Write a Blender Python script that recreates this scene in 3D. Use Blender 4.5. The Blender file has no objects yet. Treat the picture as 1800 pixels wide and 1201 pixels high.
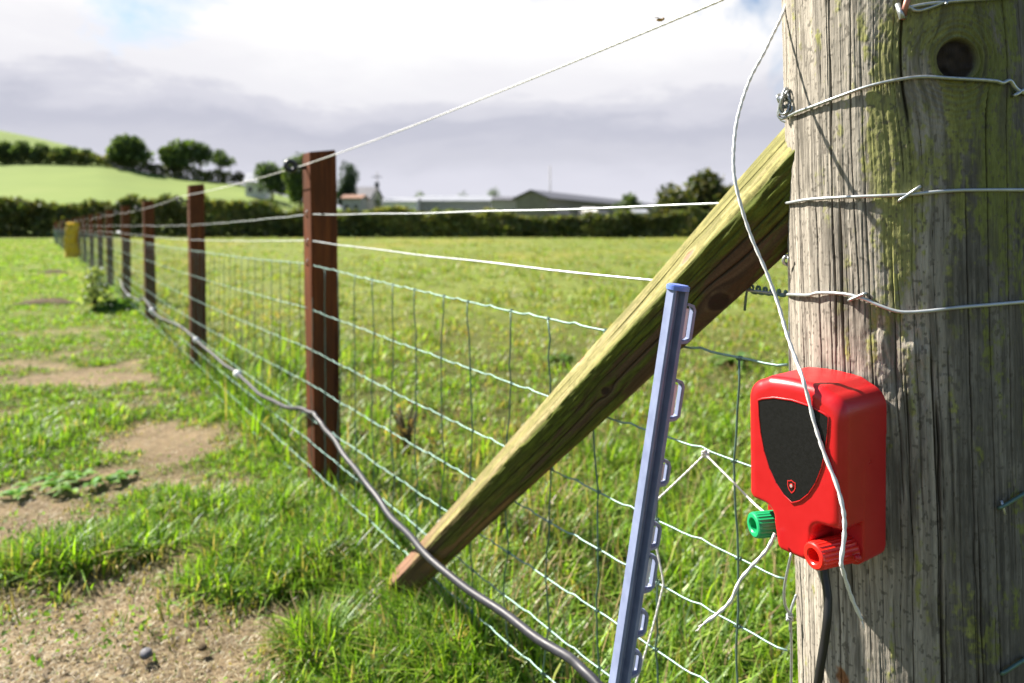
import bpy, bmesh, math, random
import numpy as np
from mathutils import Vector, Matrix

# ------------------------------------------------------------------ camera, sky, sun, exposure
S = bpy.context.scene
COL = S.collection
CAM_H = 0.945
cam_d = bpy.data.cameras.new('camera')
cam = bpy.data.objects.new('camera', cam_d)
COL.objects.link(cam)
cam.location = (0, 0, CAM_H)
cam.rotation_euler = (math.radians(90), 0, 0)
cam_d.lens = 24.0
cam_d.sensor_width = 36.0
cam_d.shift_y = -203.5 / 1800
cam_d.clip_start = 0.02
cam_d.clip_end = 3000
cam_d.dof.use_dof = True
cam_d.dof.focus_distance = 0.70
cam_d.dof.aperture_fstop = 5.0
S.camera = cam

EXPO = 1.6
S.view_settings.view_transform = 'Standard'
S.view_settings.look = 'None'
S.view_settings.exposure = EXPO
S.view_settings.gamma = 1.0
try:
    S.cycles.use_denoising = True
    S.cycles.max_bounces = 8
    S.cycles.diffuse_bounces = 3
    S.cycles.transmission_bounces = 4
    S.cycles.transparent_max_bounces = 6
except Exception:
    pass

ELEV, AZ = math.radians(43), math.radians(-60)          # azimuth measured clockwise from +Y
SUN = Vector((math.sin(AZ) * math.cos(ELEV), math.cos(AZ) * math.cos(ELEV), math.sin(ELEV)))
sl = bpy.data.lights.new('sun', 'SUN')
sl.energy = 5.0
sl.angle = math.radians(0.5)
sl.color = (1.0, 0.93, 0.82)
so = bpy.data.objects.new('sun', sl)
COL.objects.link(so)
so.rotation_euler = SUN.to_track_quat('Z', 'Y').to_euler()
so.location = SUN * 50


class NT:
    """tiny helper round a node tree"""
    def __init__(s, tree):
        s.t = tree
    def n(s, typ, **kw):
        nd = s.t.nodes.new(typ)
        for k, v in kw.items():
            setattr(nd, k, v)
        return nd
    def l(s, a, b):
        s.t.links.new(a, b)
    def math(s, op, a, b=None, c=None, clamp=False):
        nd = s.n('ShaderNodeMath', operation=op, use_clamp=clamp)
        for i, v in enumerate((a, b, c)):
            if v is None:
                continue
            if isinstance(v, (int, float)):
                nd.inputs[i].default_value = v
            else:
                s.l(v, nd.inputs[i])
        return nd.outputs[0]
    def mix(s, f, a, b, blend='MIX'):
        nd = s.n('ShaderNodeMix', data_type='RGBA', blend_type=blend)
        for i, v in ((0, f), (6, a), (7, b)):
            if isinstance(v, (int, float)):
                nd.inputs[i].default_value = v
            elif isinstance(v, tuple):
                nd.inputs[i].default_value = (*v[:3], 1)
            else:
                s.l(v, nd.inputs[i])
        return nd.outputs[2]
    def ramp(s, f, stops, interp='LINEAR'):
        nd = s.n('ShaderNodeValToRGB')
        cr = nd.color_ramp
        cr.interpolation = interp
        while len(cr.elements) < len(stops):
            cr.elements.new(0.5)
        for e, (p, c) in zip(cr.elements, stops):
            e.position = p
            e.color = (*c, 1) if len(c) == 3 else c
        s.l(f, nd.inputs[0])
        return nd.outputs[0]
    def noise(s, vec, scale, detail=4, rough=0.55, dist=0.0):
        nd = s.n('ShaderNodeTexNoise')
        nd.inputs['Scale'].default_value = scale
        nd.inputs['Detail'].default_value = detail
        nd.inputs['Roughness'].default_value = rough
        nd.inputs['Distortion'].default_value = dist
        if vec is not None:
            s.l(vec, nd.inputs['Vector'])
        return nd.outputs[0]
    def mapping(s, vec, scale=(1, 1, 1), loc=(0, 0, 0)):
        nd = s.n('ShaderNodeMapping')
        nd.inputs['Scale'].default_value = scale
        nd.inputs['Location'].default_value = loc
        s.l(vec, nd.inputs['Vector'])
        return nd.outputs[0]


world = bpy.data.worlds.new('World')
S.world = world
world.use_nodes = True
world.node_tree.nodes.clear()
W = NT(world.node_tree)
out = W.n('ShaderNodeOutputWorld')
sky = W.n('ShaderNodeTexSky', sky_type='NISHITA', sun_disc=False, sun_elevation=ELEV, sun_rotation=AZ % (2 * math.pi))
sky.air_density = 1.0
sky.dust_density = 0.6
tc = W.n('ShaderNodeTexCoord')
d = tc.outputs['Generated']
sep = W.n('ShaderNodeSeparateXYZ')
W.l(d, sep.inputs[0])
hx = W.math('POWER', W.math('ADD', W.math('MULTIPLY', sep.outputs[0], sep.outputs[0]),
                            W.math('MULTIPLY', sep.outputs[1], sep.outputs[1])), 0.5)
el = W.math('DIVIDE', sep.outputs[2], W.math('MAXIMUM', hx, 0.05))
nA = W.noise(W.mapping(d, (2.2, 2.2, 7.0), (3.1, 0.4, 0.0)), 1.3, 7, 0.58, 0.3)
nB = W.noise(W.mapping(d, (4.0, 4.0, 11.0), (1.7, 5.2, 2.0)), 2.2, 6, 0.6, 0.4)
nC = W.noise(W.mapping(d, (1.0, 1.0, 1.6), (7.4, 2.0, 1.0)), 3.0, 8, 0.6, 0.5)
amp = W.math('MULTIPLY', el, 1.1, clamp=True)
amp = W.math('MINIMUM', amp, 0.16)
elw = W.math('ADD', el, W.math('MULTIPLY', W.math('SUBTRACT', nA, 0.5), amp))
elw = W.math('ADD', elw, W.math('MULTIPLY', W.math('SUBTRACT', nB, 0.5), 0.05))
CLOUD = W.ramp(elw, [(0.0, (0.84, 0.84, 0.91)), (0.06, (0.77, 0.77, 0.86)), (0.11, (0.66, 0.665, 0.75)),
                     (0.145, (0.585, 0.595, 0.69)), (0.172, (0.72, 0.72, 0.80)), (0.20, (0.92, 0.91, 0.95)),
                     (0.28, (1.08, 1.07, 1.07)), (0.55, (1.0, 1.0, 1.02))], 'EASE')
CLOUD = W.mix(W.math('MULTIPLY', nB, 0.16, clamp=True), CLOUD, (0.66, 0.67, 0.76), 'MIX')
cov = W.math('ADD', W.math('MULTIPLY', W.math('SUBTRACT', 0.40, el), 6.0),
             W.math('MULTIPLY', W.math('SUBTRACT', nC, 0.5), 7.0))
cov = W.math('ADD', cov, 0.5, clamp=True)
front = W.math('MULTIPLY_ADD', sep.outputs[1], 2.2, -0.35, clamp=True)
cov = W.math('MULTIPLY', cov, front)
skyc = W.mix(1.0, sky.outputs[0], (0.05, 0.05, 0.05), 'MULTIPLY')
k = 2 ** (-EXPO)
cl = W.mix(1.0, CLOUD, (k, k, k), 'MULTIPLY')
final = W.mix(cov, skyc, cl)
bg = W.n('ShaderNodeBackground')
bg.inputs['Strength'].default_value = 1.0
W.l(final, bg.inputs['Color'])
W.l(bg.outputs[0], out.inputs['Surface'])

random.seed(7)
rng = np.random.default_rng(11)

# ------------------------------------------------------------------ helpers
def hash2(ix, iy, seed):
    h = (ix.astype(np.int64) * 374761393 + iy.astype(np.int64) * 668265263 + seed * 974634777) & 0xFFFFFFFF
    h = ((h ^ (h >> 13)) * 1274126177) & 0xFFFFFFFF
    h = ((h ^ (h >> 16)) * 2246822519) & 0xFFFFFFFF
    return ((h ^ (h >> 15)) & 0xFFFFFF) / float(0xFFFFFF)

def vn(x, y, seed=0):
    x = np.asarray(x, float); y = np.asarray(y, float)
    x, y = np.broadcast_arrays(x, y)
    ix = np.floor(x); iy = np.floor(y)
    fx = x - ix; fy = y - iy
    fx = fx * fx * (3 - 2 * fx); fy = fy * fy * (3 - 2 * fy)
    a = hash2(ix, iy, seed); b = hash2(ix + 1, iy, seed)
    c = hash2(ix, iy + 1, seed); e = hash2(ix + 1, iy + 1, seed)
    return (a * (1 - fx) + b * fx) * (1 - fy) + (c * (1 - fx) + e * fx) * fy

def fbm(x, y, seed=0, octv=4, gain=0.5):
    s = 0; a = 1; t = 0
    for o in range(octv):
        s = s + a * vn(np.asarray(x) * 2 ** o + 17.3 * o, np.asarray(y) * 2 ** o - 9.1 * o, seed + o)
        t += a; a *= gain
    return s / t

def sstep(a, b, x):
    t = np.clip((np.asarray(x, float) - a) / (b - a), 0, 1)
    return t * t * (3 - 2 * t)

FPX = 1200.0
def up(px, py, dep):
    """point at depth dep seen at photo pixel (px, py)"""
    return Vector(((px - 900) / FPX * dep, dep, CAM_H - (py - 397) / FPX * dep))
def gp(px, py):
    """ground point under a photo pixel"""
    dep = CAM_H * FPX / (py - 397)
    return Vector(((px - 900) / FPX * dep, dep, 0))
def fp(px, py):
    """point on the vertical plane of the fence wires"""
    u = (px - 900) / FPX
    return up(px, py, 0.876 / (u + 0.66))

def gz(x, y):
    x = np.asarray(x, float); y = np.asarray(y, float)
    near = 0.030 * (fbm(x * 1.3, y * 1.3, 3, 3) - 0.5) + 0.03 * (fbm(x * 5.0, y * 5.0, 5, 3) - 0.5)
    far = 0.10 * (fbm(x * .12, y * .12, 8, 2) - .5) * sstep(6, 20, y)
    return near * (1 - .5 * sstep(6, 20, y)) + far - 0.02 * sstep(2.6, 5, y)

class MB:
    def __init__(s):
        s.v = []; s.f = []
    def add(s, vs, fs):
        o = len(s.v)
        s.v += [tuple(p) for p in vs]
        s.f += [tuple(i + o for i in f) for f in fs]
        return s
    def box(s, c, size, rot=None, taper=1.0):
        cx, cy, cz = size[0] / 2, size[1] / 2, size[2] / 2
        P = []
        for z in (-1, 1):
            t = taper if z > 0 else 1
            for x, y in ((-1, -1), (1, -1), (1, 1), (-1, 1)):
                p = Vector((x * cx * t, y * cy * t, z * cz))
                if rot is not None:
                    p = rot @ p
                P.append(p + Vector(c))
        return s.add(P, [(3, 2, 1, 0), (4, 5, 6, 7), (0, 1, 5, 4), (1, 2, 6, 5), (2, 3, 7, 6), (3, 0, 4, 7)])
    def tube(s, pts, r, seg=8, caps=True, twist=None):
        pts = [Vector(p) for p in pts]
        n = len(pts)
        rr = r if hasattr(r, '__len__') else [r] * n
        tans = []
        for i in range(n):
            a = pts[max(i - 1, 0)]; b = pts[min(i + 1, n - 1)]
            t = (b - a)
            tans.append(t.normalized() if t.length > 1e-9 else Vector((0, 0, 1)))
        ref = Vector((0, 0, 1)) if abs(tans[0].z) < .9 else Vector((1, 0, 0))
        nrm = (ref - tans[0] * ref.dot(tans[0])).normalized()
        V = []
        for i in range(n):
            nrm = (nrm - tans[i] * nrm.dot(tans[i]))
            nrm = nrm.normalized() if nrm.length > 1e-6 else tans[i].orthogonal().normalized()
            bi = tans[i].cross(nrm)
            for j in range(seg):
                a = 2 * math.pi * j / seg
                q = rr[i]
                if twist:
                    q = rr[i] * (1 + twist[1] * math.cos(twist[2] * (a + i * twist[0])))
                V.append(pts[i] + (nrm * math.cos(a) + bi * math.sin(a)) * q)
        F = []
        for i in range(n - 1):
            for j in range(seg):
                k2 = (j + 1) % seg
                F.append((i * seg + j, i * seg + k2, (i + 1) * seg + k2, (i + 1) * seg + j))
        if caps:
            F.append(tuple(reversed(range(seg))))
            F.append(tuple((n - 1) * seg + j for j in range(seg)))
        return s.add(V, F)
    def prism(s, outline, fn, d0, d1):
        """outline: list of (a,b) counter-clockwise; fn(a,b,d) -> point"""
        n = len(outline)
        V = [fn(a, b, d0) for a, b in outline] + [fn(a, b, d1) for a, b in outline]
        F = [tuple(reversed(range(n))), tuple(range(n, 2 * n))]
        F += [(i, (i + 1) % n, n + (i + 1) % n, n + i) for i in range(n)]
        return s.add(V, F)
    def blob(s, c, r, sc=(1, 1, 1), seg=8, rings=6):
        V = []; F = []
        for i in range(rings + 1):
            ph = math.pi * i / rings
            for j in range(seg):
                a = 2 * math.pi * j / seg
                V.append((c[0] + r * sc[0] * math.sin(ph) * math.cos(a), c[1] + r * sc[1] * math.sin(ph) * math.sin(a),
                          c[2] + r * sc[2] * math.cos(ph)))
        for i in range(rings):
            for j in range(seg):
                k2 = (j + 1) % seg
                F.append((i * seg + j, (i + 1) * seg + j, (i + 1) * seg + k2, i * seg + k2))
        return s.add(V, F)
    def build(s, name, mat, parent=None, smooth=True, org=None):
        me = bpy.data.meshes.new(name)
        o = Vector(org) if org is not None else Vector((0, 0, 0))
        me.from_pydata([(p[0] - o.x, p[1] - o.y, p[2] - o.z) for p in s.v], [], s.f)
        me.materials.append(mat)
        if smooth:
            me.shade_smooth()
        ob = bpy.data.objects.new(name, me)
        COL.objects.link(ob)
        if parent is not None:
            ob.parent = parent
        elif org is not None:
            ob.location = o
        return ob

def np_mesh(name, V, quads, mat, parent=None, cols=None, smooth=True, tris=None):
    me = bpy.data.meshes.new(name)
    nq = 0 if quads is None else len(quads)
    nt = 0 if tris is None else len(tris)
    me.vertices.add(len(V))
    me.vertices.foreach_set('co', np.ascontiguousarray(V, dtype=np.float32).ravel())
    me.loops.add(nq * 4 + nt * 3)
    idx = []
    if nq: idx.append(np.asarray(quads).ravel())
    if nt: idx.append(np.asarray(tris).ravel())
    me.loops.foreach_set('vertex_index', np.concatenate(idx).astype(np.int32))
    me.polygons.add(nq + nt)
    st = np.concatenate([np.arange(nq) * 4, nq * 4 + np.arange(nt) * 3]).astype(np.int32)
    me.polygons.foreach_set('loop_start', st)
    me.update(calc_edges=True)
    if cols is not None:
        ca = me.color_attributes.new('col', 'FLOAT_COLOR', 'POINT')
        c4 = np.ones((len(V), 4), np.float32); c4[:, :3] = cols
        ca.data.foreach_set('color', c4.ravel())
    me.materials.append(mat)
    if smooth:
        me.shade_smooth()
    ob = bpy.data.objects.new(name, me)
    COL.objects.link(ob)
    if parent is not None:
        ob.parent = parent
    return ob

def tag(o, label=None, cat=None, group=None, kind=None):
    if label: o['label'] = label
    if cat: o['category'] = cat
    if group: o['group'] = group
    if kind: o['kind'] = kind
    return o
def empty(name, loc=(0, 0, 0), rz=0.0):
    o = bpy.data.objects.new(name, None)
    COL.objects.link(o)
    o.location = loc
    o.rotation_euler = (0, 0, rz)
    o.empty_display_size = 0.05
    return o

def spline(P, per=8):
    P = [Vector(p) for p in P]
    Q = [P[0] * 2 - P[1]] + P + [P[-1] * 2 - P[-2]]
    R = []
    for i in range(1, len(Q) - 2):
        a, b, c, e = Q[i - 1], Q[i], Q[i + 1], Q[i + 2]
        for k2 in range(per):
            t = k2 / per
            R.append(0.5 * ((2 * b) + (c - a) * t + (2 * a - 5 * b + 4 * c - e) * t * t + (3 * b - a - 3 * c + e) * t ** 3))
    R.append(P[-1])
    return R

# ------------------------------------------------------------------ materials
def mat_base(name):
    m = bpy.data.materials.new(name)
    m.use_nodes = True
    m.node_tree.nodes.clear()
    N = NT(m.node_tree)
    o = N.n('ShaderNodeOutputMaterial')
    return m, N, o

def principled(name, col, rough=.5, metal=0.0, spec=.5, nscale=None, namp=.25, bump=0.0, bscale=200, stretch=(1, 1, 1), coat=0.0, col2=None):
    m, N, o = mat_base(name)
    p = N.n('ShaderNodeBsdfPrincipled')
    p.inputs['Roughness'].default_value = rough
    p.inputs['Metallic'].default_value = metal
    p.inputs['Specular IOR Level'].default_value = spec
    p.inputs['Coat Weight'].default_value = coat
    t = N.n('ShaderNodeTexCoord').outputs['Object']
    t2 = N.mapping(t, stretch)
    if nscale:
        f = N.noise(t2, nscale, 5, .6)
        f = N.math('MULTIPLY_ADD', f, 2.2, -.6, clamp=True)
        c2 = col2 or tuple(c * (1 - namp) for c in col)
        N.l(N.mix(f, c2, col), p.inputs['Base Color'])
        r = N.math('MULTIPLY_ADD', f, .15, rough - .08, clamp=True)
        N.l(r, p.inputs['Roughness'])
    else:
        p.inputs['Base Color'].default_value = (*col, 1)
    if bump:
        b = N.n('ShaderNodeBump')
        b.inputs['Strength'].default_value = bump
        b.inputs['Distance'].default_value = 0.002
        N.l(N.noise(t2, bscale, 4, .6), b.inputs['Height'])
        N.l(b.outputs[0], p.inputs['Normal'])
    N.l(p.outputs[0], o.inputs['Surface'])
    return m

def leafy(name, trans=.45, gloss=.06, rough=.4, tint=(1, 1, 1)):
    """thin leaf or blade coloured by its own per-leaf colour"""
    m, N, o = mat_base(name)
    a = N.n('ShaderNodeVertexColor', layer_name='col')
    c = N.mix(1.0, a.outputs[0], tint, 'MULTIPLY')
    df = N.n('ShaderNodeBsdfDiffuse'); N.l(c, df.inputs[0])
    tr = N.n('ShaderNodeBsdfTranslucent')
    N.l(N.mix(1.0, c, (1.12, 1.2, .5), 'MULTIPLY'), tr.inputs[0])
    mx = N.n('ShaderNodeMixShader'); mx.inputs[0].default_value = trans
    N.l(df.outputs[0], mx.inputs[1]); N.l(tr.outputs[0], mx.inputs[2])
    gl = N.n('ShaderNodeBsdfGlossy'); gl.inputs['Roughness'].default_value = rough
    gl.inputs[0].default_value = (.9, .95, 1, 1)
    m2 = N.n('ShaderNodeMixShader'); m2.inputs[0].default_value = gloss
    N.l(mx.outputs[0], m2.inputs[1]); N.l(gl.outputs[0], m2.inputs[2])
    N.l(m2.outputs[0], o.inputs['Surface'])
    return m

def vcol_wood(name, rough=.85, bump=.5, bscale=900, stretch=(1, 1, .12)):
    m, N, o = mat_base(name)
    a = N.n('ShaderNodeVertexColor', layer_name='col')
    t = N.mapping(N.n('ShaderNodeTexCoord').outputs['Object'], stretch)
    f = N.noise(t, bscale, 4, .65)
    g = N.math('MULTIPLY_ADD', f, 1.1, .45)
    gc = N.n('ShaderNodeCombineColor')
    for i in range(3): N.l(g, gc.inputs[i])
    p = N.n('ShaderNodeBsdfPrincipled')
    N.l(N.mix(1.0, a.outputs[0], gc.outputs[0], 'MULTIPLY'), p.inputs['Base Color'])
    p.inputs['Roughness'].default_value = rough
    p.inputs['Specular IOR Level'].default_value = .25
    b = N.n('ShaderNodeBump'); b.inputs['Strength'].default_value = bump; b.inputs['Distance'].default_value = .0012
    N.l(f, b.inputs['Height']); N.l(b.outputs[0], p.inputs['Normal'])
    N.l(p.outputs[0], o.inputs['Surface'])
    return m

M = {}
M['galv'] = principled('galvanised wire', (.50, .53, .54), .38, .75, .5, 300, .35)
M['net'] = principled('green tinted netting wire', (.25, .39, .35), .46, .45, .5, 120, .4)
M['stay'] = principled('netting stay wire', (.12, .21, .18), .45, .45, .5, 90, .4)
M['tension'] = principled('bright line wire', (.50, .53, .55), .42, .5, .5, 60, .25)
M['cord'] = principled('white cord', (.80, .79, .78), .7, 0, .3, 700, .22)
M['red'] = principled('red moulded plastic', (.52, .010, .014), .34, 0, .5, 40, .10, .06, 1600)
M['redknob'] = principled('red knob plastic', (.66, .018, .012), .32, 0, .5)
M['green'] = principled('green knob plastic', (.012, .33, .12), .34, 0, .5)
M['panel'] = principled('black panel film', (.0105, .0105, .0115), .40, 0, .28, 420, .3, .05, 900)
M['badge'] = principled('badge red', (.55, .02, .02), .4)
M['lens'] = principled('badge lens grey', (.40, .38, .36), .25)
M['rubber'] = principled('black rubber', (.012, .012, .014), .42, 0, .5)
M['blue'] = principled('blue moulded plastic', (.235, .275, .42), .5, 0, .2, 45, .25, .08, 400, col2=(.16, .19, .31))
M['painted_sunlight'] = principled('pale plastic insert', (.72, .74, .82), .5)  # pale colour stands in for sunlight on the stake's lugs
M['bluecap'] = principled('blue cap plastic', (.12, .20, .58), .35, 0, .5)
M['pipe'] = principled('dark pipe', (.036, .036, .048), .48, 0, .4, 35, .5, .1, 60)
M['joint'] = principled('white joiner plastic', (.72, .74, .76), .4)
M['insul'] = principled('black insulator', (.010, .012, .016), .3)
M['copper'] = principled('rusty pink nail', (.50, .22, .17), .5, .3, .5, 200, .4)
M['yellow'] = principled('yellow sack plastic', (.62, .42, .03), .55, 0, .4, 9, .45, .6, 25)
M['white_wall'] = principled('white render', (.72, .70, .68), .85, 0, .2, 1.5, .12)
M['grey_wall'] = principled('grey render', (.36, .34, .33), .85, 0, .2, 1.5, .2)
M['dark_wall'] = principled('dark timber cladding', (.19, .18, .16), .85, 0, .2, 1.5, .3)
M['slate'] = principled('slate roof', (.13, .13, .15), .6, 0, .3, 2.0, .3)
M['tin'] = principled('sheet roof', (.38, .39, .42), .45, .2, .4, .8, .25)
M['terra'] = principled('terracotta roof', (.30, .175, .125), .8, 0, .2, 2.0, .3)
M['glass'] = principled('window glass', (.03, .035, .04), .12)
M['bark'] = principled('bark', (.09, .075, .055), .9, 0, .2, 6, .5, .6, 12, (1, 1, .2))
M['stone'] = principled('stone', (.16, .16, .18), .7, 0, .3, 90, .5, .7, 120)
M['soil'] = principled('soil', (.13, .10, .06), .95, 0, .1, 14, .5, .9, 40)
M['fly'] = principled('insect', (.42, .24, .05), .5, 0, .4, 500, .8)
M['blade'] = leafy('grass blade', .50, .03, .45)
M['straw'] = leafy('dry straw', .2, .04, .5)
M['leaf'] = leafy('tree leaf', .48, .02, .5)
M['strainer'] = vcol_wood('weathered round timber', .88, .55, 700, (1, 1, .10))
M['brace'] = vcol_wood('mossy sawn timber', .85, .5, 420, (1, 1, 1))

# reddish treated timber of the intermediate posts
def post_mat():
    m, N, o = mat_base('reddish treated timber')
    t = N.n('ShaderNodeTexCoord').outputs['Object']
    f = N.noise(N.mapping(t, (1, 1, .05)), 70, 5, .65)
    g = N.noise(N.mapping(t, (1, 1, .3)), 9, 4, .6)
    c = N.ramp(f, [(0.3, (.060, .013, .004)), (.5, (.215, .050, .012)), (.70, (.42, .115, .026))])
    c = N.mix(N.math('MULTIPLY_ADD', g, 1.8, -.55, clamp=True), (.085, .030, .016), c)
    rnd_ = N.n('ShaderNodeObjectInfo').outputs['Random']
    c = N.mix(N.math('MULTIPLY', rnd_, .45), c, (.085, .040, .018))
    ck = N.noise(N.mapping(t, (1, 1, .03), (4, 2, 1)), 42, 3, .5)
    ck = N.ramp(ck, [(.60, (0, 0, 0)), (.635, (1, 1, 1)), (.66, (0, 0, 0))])
    c = N.mix(ck, c, (.02, .007, .004))
    p = N.n('ShaderNodeBsdfPrincipled')
    N.l(c, p.inputs['Base Color'])
    p.inputs['Roughness'].default_value = .8
    p.inputs['Specular IOR Level'].default_value = .12
    b = N.n('ShaderNodeBump'); b.inputs['Strength'].default_value = .6; b.inputs['Distance'].default_value = .004
    N.l(f, b.inputs['Height']); N.l(b.outputs[0], p.inputs['Normal'])
    N.l(p.outputs[0], o.inputs['Surface'])
    return m
M['post'] = post_mat()

# ------------------------------------------------------------------ ground, hill
def line_x(y):
    """x of the fence's wire plane at depth y"""
    y = np.asarray(y, float)
    return 0.876 - 0.66 * y - 0.018 * np.clip(y - 10, 0, 60) ** 1.25

BARE = [(300, 770, .62, .32, 1.35), (180, 850, .34, .14, 1.1), (60, 900, .38, .22, 1.3), (250, 1090, .42, .16, 1.1), (480, 1130, .42, .13, 1.2),
        (60, 1060, .30, .16, 1.0), (120, 1180, .5, .12, 1.1), (330, 1200, .5, .10, .9), (90, 662, .6, .25, 1.1), (280, 690, .45, .22, .9), (300, 830, .25, .12, .6),
        (430, 850, .16, .10, .7), (640, 1120, .2, .08, .5), (330, 985, .25, .06, .3)]
BAREW = [(gp(a, b).x, gp(a, b).y, rx, ry, w) for a, b, rx, ry, w in BARE]
TUFTS = [(490, 915, .16, .12), (95, 1010, .20, .15), (420, 1000, .25, .12), (560, 1010, .18, .16), (240, 960, .20, .10), (150, 745, .25, .10),
         (620, 960, .2, .16), (330, 900, .22, .08), (60, 770, .3, .08), (690, 1085, .16, .13), (640, 1060, .12, .10), (560, 1160, .12, .15), (850, 1150, .3, .2)]
TUFTW = [(gp(a, b).x, gp(a, b).y, r, h) for a, b, r, h in TUFTS]
def bare(x, y):
    n = fbm(x * 2.1, y * 2.1, 21, 4)
    e = 0.0
    for bx, by, rx, ry, w in BAREW:
        e = e + w * np.exp(-(((x - bx) / rx) ** 2 + ((y - by) / ry) ** 2) * 1.1)
    t = 0
    for bx, by, r, h in TUFTW:
        t = t + np.exp(-((x - bx) ** 2 + (y - by) ** 2) / (r * .7) ** 2)
    v = np.clip(e, 0, 1.2) * .9 + (n - .52) * 2.3 + (fbm(x * 9, y * 9, 22, 3) - .5) * 1.1 - t * .9
    pad = sstep(-.10, .30, line_x(y) - x)          # only on the grazed side of the fence
    return np.clip(sstep(.16, .85, v), 0, 1) * pad

def build_ground():
    us = np.concatenate([np.linspace(-40, -2.6, 16), np.linspace(-2.4, -1.05, 12), np.linspace(-1, 1, 300), np.linspace(1.1, 2.4, 10), np.linspace(2.6, 40, 16)])
    ys = np.concatenate([np.linspace(-60, .3, 12), np.geomspace(.35, 12, 330), np.geomspace(12.3, 1400, 70)])
    U, Y = np.meshgrid(us, ys)
    X = U * np.maximum(np.abs(Y), 3.0)
    X = np.where(Y > 3.0, U * Y, U * 3.0)
    Z = gz(X, Y)
    b = bare(X, Y)
    Z = Z - 0.012 * b * sstep(0, 1, 12 - Y)
    Z = np.where((Y < 60), Z, 0.0 * Z - .02)
    ny, nx = X.shape
    V = np.stack([X, Y, Z], -1).reshape(-1, 3)
    i = np.arange(ny * nx).reshape(ny, nx)
    Q = np.stack([i[:-1, :-1], i[:-1, 1:], i[1:, 1:], i[1:, :-1]], -1).reshape(-1, 4)
    col = np.zeros((ny, nx, 3))
    fine = fbm(X * 38, Y * 38, 31, 3)
    fine2 = fbm(X * 9, Y * 9, 33, 3)
    soil = np.array([.20, .150, .090])[None, None] * (.55 + .8 * fine[..., None]) * (.75 + .5 * fine2[..., None])
    turf = np.array([.070, .078, .020])[None, None] * (.6 + .8 * fine[..., None])
    far = np.array([.130, .160, .034])[None, None] * np.ones_like(X)[..., None]
    patch = fbm(X * .6, Y * .22, 41, 4)
    far = far * (.82 + .36 * patch[..., None]) + np.array([.05, .02, .004]) * sstep(.5, .75, fbm(X * .35, Y * .16, 45, 3))[..., None]
    near = turf * (1 - b[..., None]) + soil * b[..., None]
    t = sstep(4, 9, Y)[..., None]
    col = near * (1 - t) + far * t
    m, N, o = mat_base('meadow ground')
    a = N.n('ShaderNodeVertexColor', layer_name='col')
    tcn = N.n('ShaderNodeTexCoord').outputs['Object']
    f = N.noise(tcn, 60, 6, .7)
    f2 = N.noise(N.mapping(tcn, (1, .5, 1)), 2.4, 6, .65)
    gcol = N.n('ShaderNodeCombineColor')
    g = N.math('MULTIPLY', N.math('MULTIPLY_ADD', f, 1.0, .5), N.math('MULTIPLY_ADD', f2, .7, .65))
    for q in range(3): N.l(g, gcol.inputs[q])
    p = N.n('ShaderNodeBsdfPrincipled')
    N.l(N.mix(1.0, a.outputs[0], gcol.outputs[0], 'MULTIPLY'), p.inputs['Base Color'])
    p.inputs['Roughness'].default_value = .95; p.inputs['Specular IOR Level'].default_value = .1
    bm = N.n('ShaderNodeBump'); bm.inputs['Strength'].default_value = .8; bm.inputs['Distance'].default_value = .012
    N.l(f, bm.inputs['Height']); N.l(bm.outputs[0], p.inputs['Normal'])
    N.l(p.outputs[0], o.inputs['Surface'])
    g_ = np_mesh('ground', V, Q, m, None, col.reshape(-1, 3))
    tag(g_, kind='structure')
build_ground()

def hill_h(u, y):
    """height of the hillside along the direction u = x/y at distance y"""
    u = np.asarray(u, float); y = np.asarray(y, float)
    pu = u * 1200 + 900
    base = np.interp(pu, [-900, -300, 0, 180, 300, 430, 540, 650, 760, 900], [22, 17, 14.7, 14.3, 11.8, 9.9, 6.3, 3.6, 1.2, 0.0])
    crest = np.interp(pu, [-900, -300, 0, 60, 100, 170, 200, 260, 430, 560, 700, 900], [60, 46, 31.5, 29.4, 27.5, 24.2, 19.5, 15.5, 10.5, 6.6, 2.5, 0])
    a = np.clip((y - 59) / (150 - 59), 0, 1)
    z1 = base * (a * .8 + .2 * a * a)
    b_ = sstep(150, 222, y)
    z = z1 + (crest - base) * b_
    z = z - sstep(230, 420, y) * 14
    return z + .5 * (fbm(u * 20, y * .04, 61, 3) - .5) * a
def build_hill():
    us = np.linspace(-1.9, 0.05, 150)
    ys = np.concatenate([np.linspace(58, 240, 80), np.linspace(245, 430, 20)])
    U, Y = np.meshgrid(us, ys)
    X = U * Y
    Z = hill_h(U, Y) - .06
    ny, nx = X.shape
    i = np.arange(ny * nx).reshape(ny, nx)
    Q = np.stack([i[:-1, :-1], i[:-1, 1:], i[1:, 1:], i[1:, :-1]], -1).reshape(-1, 4)
    V = np.stack([X, Y, Z], -1).reshape(-1, 3)
    m, N, o = mat_base('hill pasture')
    t = N.n('ShaderNodeTexCoord').outputs['Object']
    f = N.noise(t, .05, 6, .6); f2 = N.noise(t, .8, 5, .7)
    c = N.ramp(f, [(.3, (.128, .178, .046)), (.55, (.155, .205, .052)), (.75, (.185, .218, .068))])
    c = N.mix(N.math('MULTIPLY', f2, .45), c, (.11, .165, .035))
    p = N.n('ShaderNodeBsdfPrincipled'); N.l(c, p.inputs['Base Color'])
    p.inputs['Roughness'].default_value = .95; p.inputs['Specular IOR Level'].default_value = .1
    N.l(p.outputs[0], o.inputs['Surface'])
    tag(np_mesh('hill', V, Q, m), kind='structure')
build_hill()

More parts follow.
